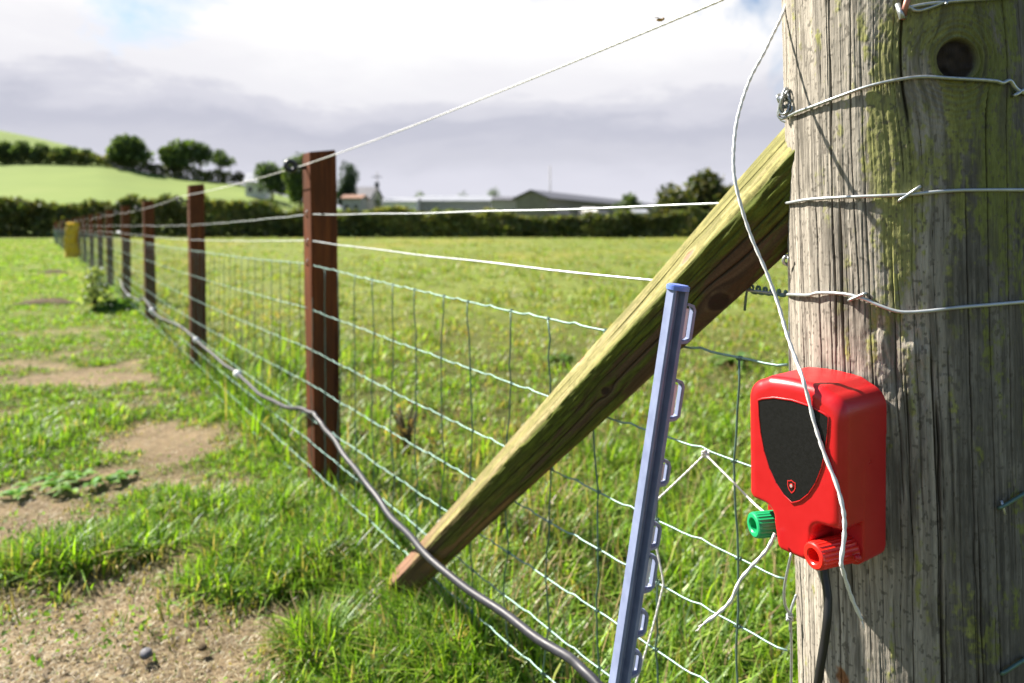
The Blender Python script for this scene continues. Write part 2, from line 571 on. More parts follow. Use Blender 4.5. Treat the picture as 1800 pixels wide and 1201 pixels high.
# ------------------------------------------------------------------ round strainer post
R0 = 0.1215
SC = Vector((0.438, 0.763))
TOC = Vector((-0.498, -0.867)); RGT = Vector((0.867, -0.498))
LEAN = -0.024
def s_center(z):
    return SC.x + LEAN * (z - .97), SC.y
def s_pt(th, z, off=0.0):
    cx, cy = s_center(z)
    r = R0 + off
    return Vector((cx + r * (math.sin(th) * RGT.x + math.cos(th) * TOC.x), cy + r * (math.sin(th) * RGT.y + math.cos(th) * TOC.y), z))
def sp(px, py, off=0.0):
    """(theta, z) on the strainer where the photo pixel lands (the limb when the ray misses)"""
    u = (px - 900) / FPX; v = (py - 397) / FPX
    z = .97; y = .7
    for _ in range(6):
        cx, cy = s_center(z); r = R0 + off
        A = u * u + 1; B = -2 * (u * cx + cy); C = cx * cx + cy * cy - r * r
        D = max(B * B - 4 * A * C, 0)
        y = (-B - math.sqrt(D)) / (2 * A)
        z = CAM_H - v * y
    dx, dy = u * y - cx, y - cy
    th = math.atan2(dx * RGT.x + dy * RGT.y, dx * TOC.x + dy * TOC.y)
    return th, z
def spx(px, py, off=0.002):
    th, z = sp(px, py, off)
    return s_pt(th, z, off)

def build_strainer():
    root = empty('strainer_post', (SC.x, SC.y, 0))
    tag(root, 'thick weathered round timber post with moss, carrying the red energizer', 'post')
    th = np.concatenate([np.radians(np.linspace(-180, -102, 30)), np.radians(np.linspace(-100, 75, 640)), np.radians(np.linspace(77, 178, 36))])
    z = np.concatenate([np.linspace(-.12, .3, 40), np.linspace(.302, 1.30, 900), np.linspace(1.303, 1.52, 60)])
    TH, Z = np.meshgrid(th, z)
    Uc = R0 * TH
    kth, kz = sp(1684, 104)
    ku = R0 * kth
    a = .0185
    du = Uc - ku; dz = (Z - kz) * .92
    d2 = du * du + dz * dz
    psi = du * (1 - (a * 1.0) ** 2 / np.maximum(d2, a * a)) + .004 * (vn(Z * 3.1, du * 0 + 3, 5) - .5) + .0035 * (vn(Z * 11, Uc * 20, 6) - .5)
    d = np.sqrt(d2)
    inside = 1 - sstep(a * .88, a * 1.02, d)
    ring = np.exp(-np.maximum(d - a, 0) / .022)
    rings = np.sin((d + .003 * vn(Uc * 90, Z * 90, 9)) * 1300) * ring * (1 - inside)
    # growth-ring ridges and fine grain
    g1 = vn(psi * 260, Z * 3.0, 11) - .5
    g2 = vn(psi * 800, Z * 9.0, 12) - .5
    g3 = fbm(Uc * 140, Z * 140, 13, 3) - .5
    h = .0008 * g1 + .00055 * g2 + .0005 * g3 + .0013 * rings
    h += .0016 * (fbm(Uc * 18, Z * 7, 15, 3) - .5) + .0009 * (fbm(Uc * 70, Z * 40, 16, 3) - .5)
    # drying cracks that follow the grain
    cracks = []
    for px, py, z0, z1, w, dep in [(1403, 300, .2, 1.5, .9, .003), (1456, 60, .80, 1.5, 1.4, .005), (1462, 350, .55, 1.02, .8, .003), (1484, 560, .55, 1.0, 1.5, .005),
                                   (1496, 120, .85, 1.5, .9, .003), (1440, 520, .5, 1.0, .8, .003), (1521, 300, .75, 1.15, .6, .002), (1585, 60, 1.03, 1.5, 1.3, .005),
                                   (1652, 900, .2, .80, 1.5, .005), (1568, 480, .66, .95, .7, .002), (1640, 640, .55, .86, 1.1, .004), (1600, 800, .3, .82, .8, .003), (1700, 500, .3, 1.0, .8, .003),
                                   (1745, 700, .2, 1.1, .9, .003), (1502, 1130, .1, .50, 1.0, .004), (1475, 1090, .1, .62, .8, .003), (1430, 1100, .1, .60, .7, .002), (1770, 300, .6, 1.4, .9, .003), (1725, 1000, .1, .7, .9, .003)]:
        t_, z_ = sp(px, py)
        i0 = np.argmin(abs(z - z_)); j0 = np.argmin(abs(th - t_))
        cracks.append((psi[i0, j0], z0, z1, w * .0007, dep))
    for q in range(90):
        z0 = random.uniform(.2, 1.2)
        cracks.append((random.uniform(-.2, .14) - ku * 0 - .02, z0, z0 + random.uniform(.06, .35), random.uniform(.25, .5) * .001, random.uniform(.001, .002)))
    crack = np.zeros_like(Z)
    for qi, (p0, z0, z1, w, dep) in enumerate(cracks):
        wob = .0035 * (vn(Z * 6 + qi * 7.7, Z * 0, 70 + qi) - .5) + .0012 * (vn(Z * 30, Z * 0 + qi, 71 + qi) - .5)
        ends = sstep(z0, z0 + .03, Z) * (1 - sstep(z1 - .05, z1, Z))
        ww = w * (.35 + .9 * vn(Z * 14, Z * 0 + qi, 90 + qi)) * ends + 1e-6
        c = np.exp(-((psi - p0 - wob) / ww) ** 2) * ends
        h -= dep * c
        crack = np.maximum(crack, c * min(1, dep / .003))
    h -= inside * (.004 + .003 * vn(Uc * 200, Z * 200, 17))
    # rough cankered area half way up
    cth, cz = sp(1590, 640); cu = R0 * cth
    canker = np.exp(-((Uc - cu) / .028) ** 2 - ((Z - cz) / .06) ** 2)
    h += canker * .0055 * (fbm(Uc * 75, Z * 45, 19, 4) - .5) * 2
    # moss and algae: where they grow
    pxm = lambda px, py: (R0 * sp(px, py)[0], sp(px, py)[1])
    moss = np.zeros_like(Z)
    for px, py, su, sz, w in [(1545, 210, .016, .10, 1.0), (1590, 320, .020, .07, .9), (1640, 30, .035, .05, 1.1), (1740, 80, .05, .12, .9), (1560, 420, .012, .07, .55), (1590, 560, .016, .09, .6),
                              (1440, 120, .012, .08, .4), (1780, 330, .03, .09, .7), (1690, 260, .05, .08, .5), (1530, 620, .008, .05, .5), (1790, 600, .05, .2, .5), (1700, 1150, .05, .08, .35)]:
        mu, mz = pxm(px, py)
        moss += w * np.exp(-((Uc - mu) / su) ** 2 - ((Z - mz) / sz) ** 2)
    mn = fbm(psi * 90, Z * 22, 23, 4); mn2 = fbm(Uc * 260, Z * 200, 25, 3)
    moss = sstep(.34, .84, moss * .90 + (mn - .5) * 1.9 + (mn2 - .5) * 1.0) * (1 - inside)
    h += .0007 * moss * (mn2 - .3)
    # colour of the timber, with shade painted into its grey right side
    f = fbm(psi * 300, Z * 5, 27, 3)[..., None]
    big = fbm(Uc * 14, Z * 4, 29, 3)[..., None]
    lin = (sstep(.62, .80, vn(psi * 520, Z * 16.0, 43)) * (.3 + .7 * vn(Uc * 60, Z * 25, 44)))[..., None]
    lump = fbm(Uc * 110, Z * 70, 46, 3)[..., None]
    wood = np.array([.33, .297, .25]) * (.45 + 1.0 * f) * (.72 + .56 * big) * (1 - .5 * lin)
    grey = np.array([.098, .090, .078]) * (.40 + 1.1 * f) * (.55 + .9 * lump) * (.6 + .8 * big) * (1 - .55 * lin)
    sg = sstep(.005, .05, Uc)[..., None] * .85  # darker albedo paints the shaded side of the post
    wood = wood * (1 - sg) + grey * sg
    mossc = np.array([.21, .215, .060]) * (.55 + .9 * mn2[..., None])
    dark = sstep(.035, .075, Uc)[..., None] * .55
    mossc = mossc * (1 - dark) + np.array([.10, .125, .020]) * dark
    c = wood * (1 - moss[..., None] * .85) + mossc * moss[..., None] * .85
    blk = np.maximum(sstep(.56, .74, fbm(psi * 120, Z * 14, 35, 4)) * .65, sstep(.68, .76, fbm(Uc * 330, Z * 240, 39, 2)) * .7)[..., None]
    c = c * (1 - blk) + np.array([.09, .08, .065]) * blk
    c = c * (1 - crack[..., None] * .9) + np.array([.035, .026, .018]) * crack[..., None] * .9
    rr = (ring * (1 - inside) * (.5 + .5 * np.sin((d + .003 * vn(Uc * 90, Z * 90, 9)) * 1300)))[..., None] * .65
    c = c * (1 - rr) + np.array([.12, .11, .05]) * rr
    rth, rz_ = sp(1482, 1192)
    rk_ = (1 - sstep(.006, .010, np.sqrt((Uc - R0 * rth) ** 2 + (Z - rz_) ** 2) * (1 + .5 * (vn(Uc * 200, Z * 200, 48) - .5))))[..., None]
    c = c * (1 - rk_) + np.array([.22, .10, .045]) * (.4 + 1.2 * fbm(Uc * 400, Z * 400, 49, 2)[..., None]) * rk_
    h -= .0015 * rk_[..., 0] * fbm(Uc * 300, Z * 300, 50, 2)
    kn = inside[..., None]
    c = c * (1 - kn) + np.array([.028, .020, .016]) * kn * (.5 + vn(Uc * 160, Z * 160, 37)[..., None])
    cxs = LEAN * (Z - .97)
    Rr = R0 + h + .0025 * np.sin(2 * TH + 1.0) * 0
    X = cxs + Rr * (np.sin(TH) * RGT.x + np.cos(TH) * TOC.x)
    Yy = Rr * (np.sin(TH) * RGT.y + np.cos(TH) * TOC.y)
    nz, nt = X.shape
    i = np.arange(nz * nt).reshape(nz, nt)
    ir = np.roll(i, -1, axis=1)
    Q = np.stack([i[:-1], ir[:-1], ir[1:], i[1:]], -1).reshape(-1, 4)
    V = np.stack([X, Yy, Z], -1).reshape(-1, 3)
    cen = np.array([[LEAN * (z[-1] - .97), 0, z[-1] + .006]])
    V = np.concatenate([V, cen]); cols = np.concatenate([c.reshape(-1, 3), [[.3, .25, .18]]])
    T = np.stack([i[-1], ir[-1], np.full(nt, nz * nt)], -1)
    np_mesh('timber', V, Q, M['strainer'], root, cols, True, T)
    base = Vector(root.location)
    # staples driven over the wires
    def staple(p0, p1, mat='galv', r=.0017):
        a0 = spx(*p0, .0045); a1 = spx(*p1, .0045)
        n0 = spx(*p0, -.006); n1 = spx(*p1, -.006)
        b_ = MB().tube(spline([n0, a0, a0.lerp(a1, .5), a1, n1], 5), r, 7)
        o = b_.build('staple', M[mat], None)
        o.parent = root; o.location = -base
        return o
    for st in [((1581, 353), (1616, 329)), ((1493, 528), (1521, 516)), ((1783, 168), (1800, 158)), ((1758, 893), (1800, 868)), ((1762, 1184), (1800, 1160))]:
        staple(*st, mat='galv' if st[0][1] < 800 else 'stay')
    nl = MB().tube([spx(1586, 34, .002), spx(1597, -8, .011)], .0028, 8)
    o = nl.build('nail', M['copper'], None); o.parent = root; o.location = -base
    nl = MB().tube([spx(1578, 8, .003), spx(1586, 32, .009), spx(1590, 30, .001)], .0026, 8)
    o = nl.build('nail', M['galv'], None); o.parent = root; o.location = -base
    # cut wire stub by the green staple
    nl = MB().tube([spx(1760, 880, .003), spx(1767, 905, .006)], .0014, 6)
    o = nl.build('wire_stub', M['galv'], None); o.parent = root; o.location = -base
    # rusty knot low on the lit side
    return root
STR = build_strainer()

# ------------------------------------------------------------------ brace
BB = Vector((-.245, 1.64, .102)); BT = Vector((.333, .823, .988))
def build_brace():
    ax = (BT - BB).normalized()
    N_ = Vector((-ax.y, ax.x, 0)).normalized()
    if N_.x > 0: N_ = -N_
    U_ = ax.cross(N_)
    if U_.z < 0: U_ = -U_
    L0, L1 = -.26, (BT - BB).length + .10
    poly = [(0, .062), (.052, .004), (.025, -.050), (.012, -.061), (0, -.058)]
    # resample section
    ring = []; face = []
    per = [70, 60, 26, 26, 26]
    for k2 in range(5):
        p = poly[k2]; q = poly[(k2 + 1) % 5]
        for j in range(per[k2]):
            t = j / per[k2]
            ring.append((p[0] + (q[0] - p[0]) * t, p[1] + (q[1] - p[1]) * t)); face.append(k2 + t)
    ring = np.array(ring)
    # round the corners a little
    for _ in range(4):
        ring = (np.roll(ring, 1, 0) + ring * 2 + np.roll(ring, -1, 0)) / 4
    n = len(ring)
    cen = ring.mean(0)
    ls = np.linspace(L0, L1, 620)
    face = np.array(face)
    tan = np.roll(ring, -1, 0) - np.roll(ring, 1, 0)
    nor = np.stack([-tan[:, 1], tan[:, 0]], -1)
    nor /= np.linalg.norm(nor, axis=1)[:, None]
    sgn = np.sign(((ring - cen) * nor).sum(1)); nor *= sgn[:, None]
    arc = np.concatenate([[0], np.cumsum(np.linalg.norm(np.diff(ring, axis=0), axis=1))])
    Ls, A = np.meshgrid(ls, arc, indexing='ij')
    F = np.broadcast_to(face, Ls.shape)
    # knots: (length along, arc, radius)
    def loc(px, py):
        best = None
        for i in range(0, len(ls), 3):
            for j in range(0, n // 2 + 40, 2):
                sc_ = .70 + .19 * float(sstep(0, 1.15, ls[i]))
                P = BB + ax * ls[i] + N_ * ring[j, 0] * sc_ + U_ * ring[j, 1] * sc_
                qx = 900 + P.x / P.y * FPX; qy = 397 + (CAM_H - P.z) / P.y * FPX
                e = (qx - px) ** 2 + (qy - py) ** 2
                if best is None or e < best[0]: best = (e, ls[i], arc[j])
        return best[1], best[2]
    knots = [(*loc(1210, 452), .0125), (*loc(1020, 630), .011), (*loc(1262, 528), .015), (*loc(1062, 690), .008), (*loc(1300, 350), .005)]
    psi = A + .004 * (vn(Ls * 4, A * 0, 101) - .5) + .006 * (vn(Ls * 1.7, A * 10, 102) - .5)
    kin = np.zeros_like(Ls); krim = np.zeros_like(Ls)
    for lk, ak, r in knots:
        dl = (Ls - lk) * .5; da = A - ak; d2 = dl * dl + da * da
        psi = psi - da * np.minimum(r * r / np.maximum(d2, r * r), 1) * np.exp(-d2 / (r * 4) ** 2)
        dd = np.sqrt((dl * 1.3) ** 2 + da ** 2)
        dd = dd * (1 + .35 * (vn(Ls * 120, A * 150, 128) - .5)); kin = np.maximum(kin, 1 - sstep(r * .5, r * .75, dd)); krim = np.maximum(krim, (1 - sstep(r * .8, r * 1.0, dd)) * (.25 + .75 * vn(Ls * 60, A * 90, 129)))
    g1 = vn(psi * 230, Ls * 3, 103) - .5; g2 = vn(psi * 700, Ls * 10, 104) - .5
    h = .0010 * g1 + .0006 * g2 + .003 * (fbm(Ls * 3.0, A * 12, 105, 3) - .5) - .0012 * kin
    cr = np.zeros_like(Ls)
    for p0, a0, a1, w, dp in [(.036, .95, 1.5, .0014, .005), (.026, .75, 1.2, .0008, .003), (.05, .5, .95, .0008, .003), (.105, .2, 1.4, .001, .003), (.122, .6, 1.45, .0012, .004), (.135, -.1, 1.0, .001, .003), (.046, -.1, .45, .0008, .003), (.092, .7, 1.3, .0007, .002)]:
        c = np.exp(-((psi - p0 - .006 * (vn(Ls * 5, Ls * 0 + p0 * 99, 107) - .5)) / w) ** 2) * sstep(a0, a0 + .08, Ls) * (1 - sstep(a1 - .08, a1, Ls))
        h = h - dp * c; cr = np.maximum(cr, c)
    f = fbm(psi * 260, Ls * 5, 109, 3)[..., None]; sp_ = fbm(A * 120, Ls * 60, 111, 3)[..., None]
    stre = fbm(psi * 60, Ls * 4, 113, 3)
    # algae film on the upper face, moss cushion along the arris, brown wood below, darkened to paint its shade
    top = (np.array([.225, .205, .072]) * (.55 + .75 * f) * (.75 + .5 * sp_))
    pale = np.array([.28, .235, .115]) * (.7 + .6 * f)
    t = sstep(.45, .7, stre)[..., None] * .7
    top = top * (1 - t) + pale * t
    brown = np.array([.072, .046, .025]) * (.45 + 1.1 * f)
    orange = np.array([.19, .10, .042]) * (.5 + f)
    t = sstep(.50, .68, fbm(psi * 45, Ls * 3, 115, 3))[..., None] * .8
    low = brown * (1 - t) + orange * t
    mf = fbm(psi * 300, Ls * 45, 131, 4)[..., None]
    ml = np.array([.070, .092, .008]) * (.25 + 1.5 * mf)
    dep = (A - arc[70])
    mm = sstep(.35, .7, 1.05 - dep / .055 + (fbm(A * 60, Ls * 14, 117, 4) - .5) * 1.6) * sstep(.1, .7, Ls)
    mm = np.maximum(mm, sstep(.5, .62, fbm(psi * 70, Ls * 6, 119, 4)) * .8)
    low = low * (1 - mm[..., None] * .9) + ml * mm[..., None] * .9
    wear = (sstep(.42, .62, fbm(Ls * 5, A * 30, 125, 4)) * (1 - sstep(.35, .95, Ls)) * .8)[..., None]
    top = top * (1 - wear) + np.array([.17, .125, .065]) * (.6 + .8 * f) * wear
    spk = np.maximum(sstep(.56, .70, fbm(Ls * 90, A * 150, 127, 3)) * .55, sstep(.55, .72, fbm(Ls * 12, A * 70, 126, 4)) * .6)[..., None]
    top = top * (1 - spk) + np.array([.085, .088, .022]) * spk
    isl = sstep(.90, 1.02, F)[..., None]
    c = top * (1 - isl) + low * isl
    foot = (1 - sstep(.02, .30, Ls + .1 * (stre - .5)))[..., None] * (1 - isl * .75)
    c = c * (1 - foot * .8) + np.array([.22, .105, .075]) * (.6 + .7 * f) * foot * .8
    h = h + .0030 * mm * isl[..., 0] * (mf[..., 0] - .3)
    c = c * (1 - cr[..., None] * .85) + np.array([.03, .022, .014]) * cr[..., None] * .85
    kc = np.array([.30, .15, .10]) * (.6 + .8 * sp_)
    kp = np.array([.45, .36, .20])
    k1 = (krim * (1 - kin))[..., None] * (1 - isl * .85); k2_ = kin[..., None]
    c = c * (1 - k1 * .8) + kp * k1 * .8
    c = c * (1 - k2_) + kc * k2_
    dk = np.zeros_like(Ls)
    for lk, ak, r in knots[2:4]:
        dk = np.maximum(dk, 1 - sstep(r * .7, r, np.sqrt((Ls - lk) ** 2 * .5 + (A - ak) ** 2)))
    c = c * (1 - dk[..., None]) + np.array([.03, .018, .012]) * dk[..., None]
    edge = np.exp(-((A - arc[70]) / .006) ** 2)
    h = h - edge * .0045 * sstep(.52, .75, fbm(Ls * 9, A * 40, 121, 3)) - .003 * edge * fbm(Ls * 30, A * 60, 123, 2)
    rn = (ring[None] + nor[None] * h[..., None]) * (.70 + .19 * sstep(0, 1.15, Ls) + .09 * sstep(1.0, 1.35, Ls))[..., None]
    P = np.array(BB)[None, None] + np.array(ax)[None, None] * Ls[..., None] + np.array(N_)[None, None] * rn[..., :1] + np.array(U_)[None, None] * rn[..., 1:]
    # slight natural bow
    nl = len(ls)
    i = np.arange(nl * n).reshape(nl, n); ir = np.roll(i, -1, 1)
    Q = np.stack([i[:-1], ir[:-1], ir[1:], i[1:]], -1).reshape(-1, 4)
    V = P.reshape(-1, 3)
    c0 = P[0].mean(0); c1 = P[-1].mean(0)
    V = np.concatenate([V, [c0, c1]])
    T = np.concatenate([np.stack([ir[0], i[0], np.full(n, nl * n)], -1), np.stack([i[-1], ir[-1], np.full(n, nl * n + 1)], -1)])
    cols = np.concatenate([c.reshape(-1, 3), [[.1, .06, .04]] * 2])
    o = np_mesh('brace', V - np.array([BB.x, BB.y, 0]), Q, M['brace'], None, cols, True, T)
    o.location = (BB.x, BB.y, 0)
    tag(o, 'mossy timber brace with knots leaning diagonally against the round post', 'brace')
build_brace()

# ------------------------------------------------------------------ intermediate posts
POSTS = [(570, 2.42, 1.205), (349, 4.6, 1.22), (265, 6.75, 1.19), (223, 8.75, 1.2), (194, 11.0, 1.2), (177, 13.2, 1.18), (162, 15.5, 1.2), (150, 17.9, 1.2),
         (140, 20.4, 1.2), (130, 23.2, 1.2), (119, 26.5, 1.2), (109, 30.5, 1.2), (101, 35.5, 1.2), (97, 41.5, 1.2)]
FD = Vector((-.551, .8346, 0)); FN = Vector((-.8346, -.551, 0))
ORD = ['second', 'third', 'fourth', 'fifth', 'sixth', 'seventh', 'eighth', 'ninth', 'tenth', 'eleventh', 'twelfth', 'thirteenth', 'fourteenth']
WPTS = []
def post_section(hw, ch):
    return [(-hw + ch, -hw), (hw - ch, -hw), (hw, -hw + ch), (hw, hw - ch), (hw - ch, hw), (-hw + ch, hw), (-hw, hw - ch), (-hw, -hw + ch)]
def make_post_mesh(seed, height):
    rnd = random.Random(seed)
    sec = post_section(.0465, .005)
    zs = [-.15, 0, .1, .25, .4, .55, .7, .85, 1.0, height - .02, height]
    V = []; n = len(sec)
    for z in zs:
        sc = 1.0 if z < height else .96
        ox, oy = rnd.uniform(-.0015, .0015), rnd.uniform(-.0015, .0015)
        for a, b in sec:
            V.append((a * sc + ox, b * sc + oy, z + (.006 * a / .05 if z >= height - .02 else 0)))
    F = []
    for i in range(len(zs) - 1):
        for j in range(n):
            F.append((i * n + j, i * n + (j + 1) % n, (i + 1) * n + (j + 1) % n, (i + 1) * n + j))
    F.append(tuple((len(zs) - 1) * n + j for j in range(n)))
    m = MB(); m.add(V, F)
    return m
ins_mesh = None
for kq, (px, dep, ht) in enumerate(POSTS):
    x = (px - 900) / FPX * dep
    g = float(gz(x, dep))
    # local heading of the fence
    a = POSTS[max(kq - 1, 0)]; b = POSTS[min(kq + 1, len(POSTS) - 1)]
    pa = Vector(((a[0] - 900) / FPX * a[1], a[1])); pb = Vector(((b[0] - 900) / FPX * b[1], b[1]))
    if kq == 0:
        dirv = Vector((FD.x, FD.y))
    else:
        dirv = (pb - pa).normalized()
    rz = math.atan2(dirv.y, dirv.x) - math.pi / 2
    nrm = Vector((-dirv.y, dirv.x))
    if nrm.x > 0: nrm = -nrm
    root = empty('fence_post', (x, dep, g), rz)
    root.rotation_euler = (math.radians(random.uniform(-.4, .4)), math.radians(-1.1 + random.uniform(-.4, .4)), rz)
    lab = 'reddish brown square post, first along from the mossy timber brace' if kq == 0 else 'reddish brown square post, %s along from the mossy timber brace' % ORD[kq - 1]
    tag(root, lab, 'fence post', 'square posts along the wire fence')
    make_post_mesh(kq, ht - g).build('timber', M['post'], root, False)
    WPTS.append(Vector((x + nrm.x * .054, dep + nrm.y * .054, g)))
    if kq < 9:
        # ring insulator screwed into the wire side: local -x is the wire side
        zi = 1.145 if kq == 0 else 1.135
        mb = MB()
        mb.tube([(-.044, 0, zi - .006), (-.086, 0, zi - .004)], .0065, 8)
        ringp = [(-.100 + .016 * math.cos(t), 0.0, zi - .002 + .016 * math.sin(t)) for t in np.linspace(0, 2 * math.pi, 17)]
        mb.tube(ringp, .0085, 8, False)
        mb.build('insulator', M['insul'], root)
        for zz in (.81, .98, .88) if kq < 4 else ():
            MB().tube([(-.046, -.006, zz + .012), (-.0515, 0, zz), (-.046, .006, zz - .012)], .0018, 6).build('staple', M['galv'], root)

# ------------------------------------------------------------------ wires
W0 = Vector((.333, .823, 0))           # where the wires meet the strainer's limb
BRC = Vector((.005, 1.318, 0))         # pushed behind the brace
FENCE = [W0] + WPTS
def path_len(P):
    L = [0]
    for i in range(1, len(P)):
        L.append(L[-1] + (Vector((P[i].x, P[i].y)) - Vector((P[i - 1].x, P[i - 1].y))).length)
    return L
FL = path_len(FENCE)
def f_at(s):
    for i in range(len(FL) - 1):
        if s <= FL[i + 1] or i == len(FL) - 2:
            t = (s - FL[i]) / (FL[i + 1] - FL[i])
            return FENCE[i].lerp(FENCE[i + 1], t), i, t
Z_STR = [.774, .64, .517, .43, .332, .24, .15, .06]
Z_P1 = [.811, .656, .516, .394, .276, .194, .107, .034]
Z_GEN = [.80, .635, .485, .345, .25, .165, .085, .015]
def wire_z(zs, zp1, zgen, s, sag=.0):
    P, i, t = f_at(s)
    if i == 0:
        a, b = zs, zp1
    elif i == 1:
        a, b = zp1, zgen + FENCE[2].z
    else:
        a, b = zgen + FENCE[i].z, zgen + FENCE[i + 1].z
    return a + (b - a) * t - sag * 4 * t * (1 - t)

SMAX = FL[-1]
net = empty('wire_netting', (W0.x, W0.y, 0))
tag(net, 'green tinted woven wire stock netting stretched along the row of square posts', 'netting')
NB = Vector(net.location)
pitch = .136
S0 = .07
for q in range(8):
    pts = []
    s = -0.004
    step = pitch / 8
    while s < SMAX:
        P, i, t = f_at(max(s, 0))
        zz = wire_z(Z_STR[q], Z_P1[q], Z_GEN[q], max(s, 0), .006)
        ph = ((s - S0) / pitch) % 1.0
        near = 1.0 if s < 9 else 0.0
        # tension crimp between stays and dip at the knots
        zz += near * (.0035 * math.exp(-((ph - .5) / .10) ** 2) - .0028 * math.exp(-((ph - .62) / .08) ** 2))
        zz += near * .003 * (float(vn(s * 5, q * 3.3, 131)) - .5)
        off = near * .0012 * math.sin(s * 23 + q)
        pts.append((P.x + FN.x * (.002 + off) - NB.x, P.y + FN.y * (.002 + off) - NB.y, zz))
        s += step if s < 9 else (.05 if s < 14 else .5)
    # runs on round the strainer
    th0 = math.atan2((W0 - Vector((SC.x, SC.y, 0))).dot(Vector((RGT.x, RGT.y, 0))), (W0 - Vector((SC.x, SC.y, 0))).dot(Vector((TOC.x, TOC.y, 0))))
    rr = .00165 if q in (0, 7) else .00145
    MB().tube(pts, rr, 6).build('line_wire', M['net'], net)
# upright stay wires, with the knot turned round every line wire
nst = int((SMAX - S0) / pitch)
far = MB()
kinks = np.random.default_rng(4)
for k2 in range(nst):
    s = S0 + k2 * pitch
    P, i, t = f_at(s)
    tgt = MB() if k2 < 100 else far
    rowp = []
    dr = [0.0]
    for q in range(8):
        zz = wire_z(Z_STR[q], Z_P1[q], Z_GEN[q], s, .006)
        jit = kinks.normal(0, .010 if k2 < 10 else (.007 if k2 < 45 else .003))
        if k2 in (0,): jit = kinks.normal(0, .01)
        rowp.append(Vector((P.x + FN.x * .0035 + FD.x * jit - NB.x, P.y + FN.y * .0035 + FD.y * jit - NB.y, zz)))
    pts = []
    for q in range(7):
        a, b = rowp[q], rowp[q + 1]
        nn = 4 if k2 < 45 else 1
        for e in range(nn):
            pp = a.lerp(b, e / nn)
            if 0 < e: pp = pp + FD * float(kinks.normal(0, .0016)) + FN * float(kinks.normal(0, .001))
            pts.append(pp)
    pts.append(rowp[7])
    tgt.tube(pts, .0015, 5 if k2 < 60 else 4)
    if k2 < 60:
        for q in range(8):
            c = rowp[q]
            # hinge knot: two turns round the line wire
            hx_ = []
            for e in range(15):
                an = e / 14 * 4 * math.pi
                hx_.append(c - FN * .0015 + FD * ((e / 14 - .5) * .007) + (FN * math.cos(an) + Vector((0, 0, 1)) * math.sin(an)) * .0026)
            tgt.tube(hx_, .0011, 4)
    if k2 < 100:
        tgt.build('stay_wire', M['stay'], net)
fo = far.build('stay_wires', M['stay'], net)
fo['kind'] = 'stuff'
# end stay beside the round post
es = MB()
es.tube(spline([spx(1386, 452, .006), up(1387.5, 520, .80), up(1388, 600, .80), up(1389, 690, .80), up(1390, 800, .80), up(1390, 960, .80)], 6) , .0014, 6)
cur = []
c0 = up(1384, 458, .80)
for e in range(40):
    an = e / 39 * 5 * math.pi
    r_ = .0068 - .004 * e / 39
    cur.append(c0 + Vector((r_ * math.cos(an), -.004 + .008 * e / 39, r_ * math.sin(an))))
es.tube(cur, .0016, 6)
es.tube(spline([up(1391, 972, .78), up(1379, 1030, .78), up(1380, 1062, .78), up(1388, 1083, .78), up(1389, 1110, .78)], 8), .0016, 6)
es.tube(spline([up(1400, 1045, .785), up(1391, 1070, .782), up(1390, 1090, .78), up(1391, 1150, .78), up(1390, 1260, .78)], 8), .0015, 6)
cur = [up(1388, 1080, .779) + Vector((.003 * math.cos(a_), .003 * math.sin(a_), -.0014 * a_ / 3)) for a_ in np.linspace(0, 5 * math.pi, 30)]
es.tube(cur, .0013, 5)
for p_ in range(len(es.v)):
    es.v[p_] = (es.v[p_][0] - NB.x, es.v[p_][1] - NB.y, es.v[p_][2])
es.build('end_wire', M['galv'], net)

def long_wire(name, label, zs, zp1, zgen, wraps, r, twist=False):
    root = empty(name, (W0.x, W0.y, 0)); B0 = Vector(root.location)
    tag(root, label, 'wire')
    pts = []
    s = 0.0
    while s < SMAX - .01:
        P, i, t = f_at(s)
        zz = wire_z(zs, zp1, zgen, s, .004) + .0008 * math.sin(s * 11)
        pts.append(Vector((P.x + FN.x * .003 - B0.x, P.y + FN.y * .003 - B0.y, zz)))
        s += .06 if s < 9 else .4
    wr = [spx(a, b, .0035) - B0 for a, b in wraps]
    th_end = sp(*wraps[-1])[0]; zend = sp(*wraps[-1])[1]
    for e in range(1, 14):
        wr.append(s_pt(th_end + e * .17, zend, .003) - B0)
    full = [p for p in reversed(pts)][:-1] + spline([pts[0]] + wr, 6)
    MB().tube(full, r, 8).build('strand', M['tension'], root)
    return root, B0
w2, b2 = long_wire('fence_wire', 'smooth plain wire on the posts at the height of the hedge top', .974, .984, .965, [(1384, 357), (1420, 351), (1480, 347), (1560, 344), (1600, 342), (1680, 335), (1798, 334)], .0017)
w3, b3 = long_wire('fence_wire', 'smooth plain wire just above the netting, ending in a coiled twist beside the round post', .862, .893, .868, [(1390, 518), (1420, 519), (1440, 515), (1485, 517), (1520, 526), (1545, 537), (1575, 547), (1600, 549), (1640, 546), (1680, 541), (1740, 536), (1798, 531)], .0017)
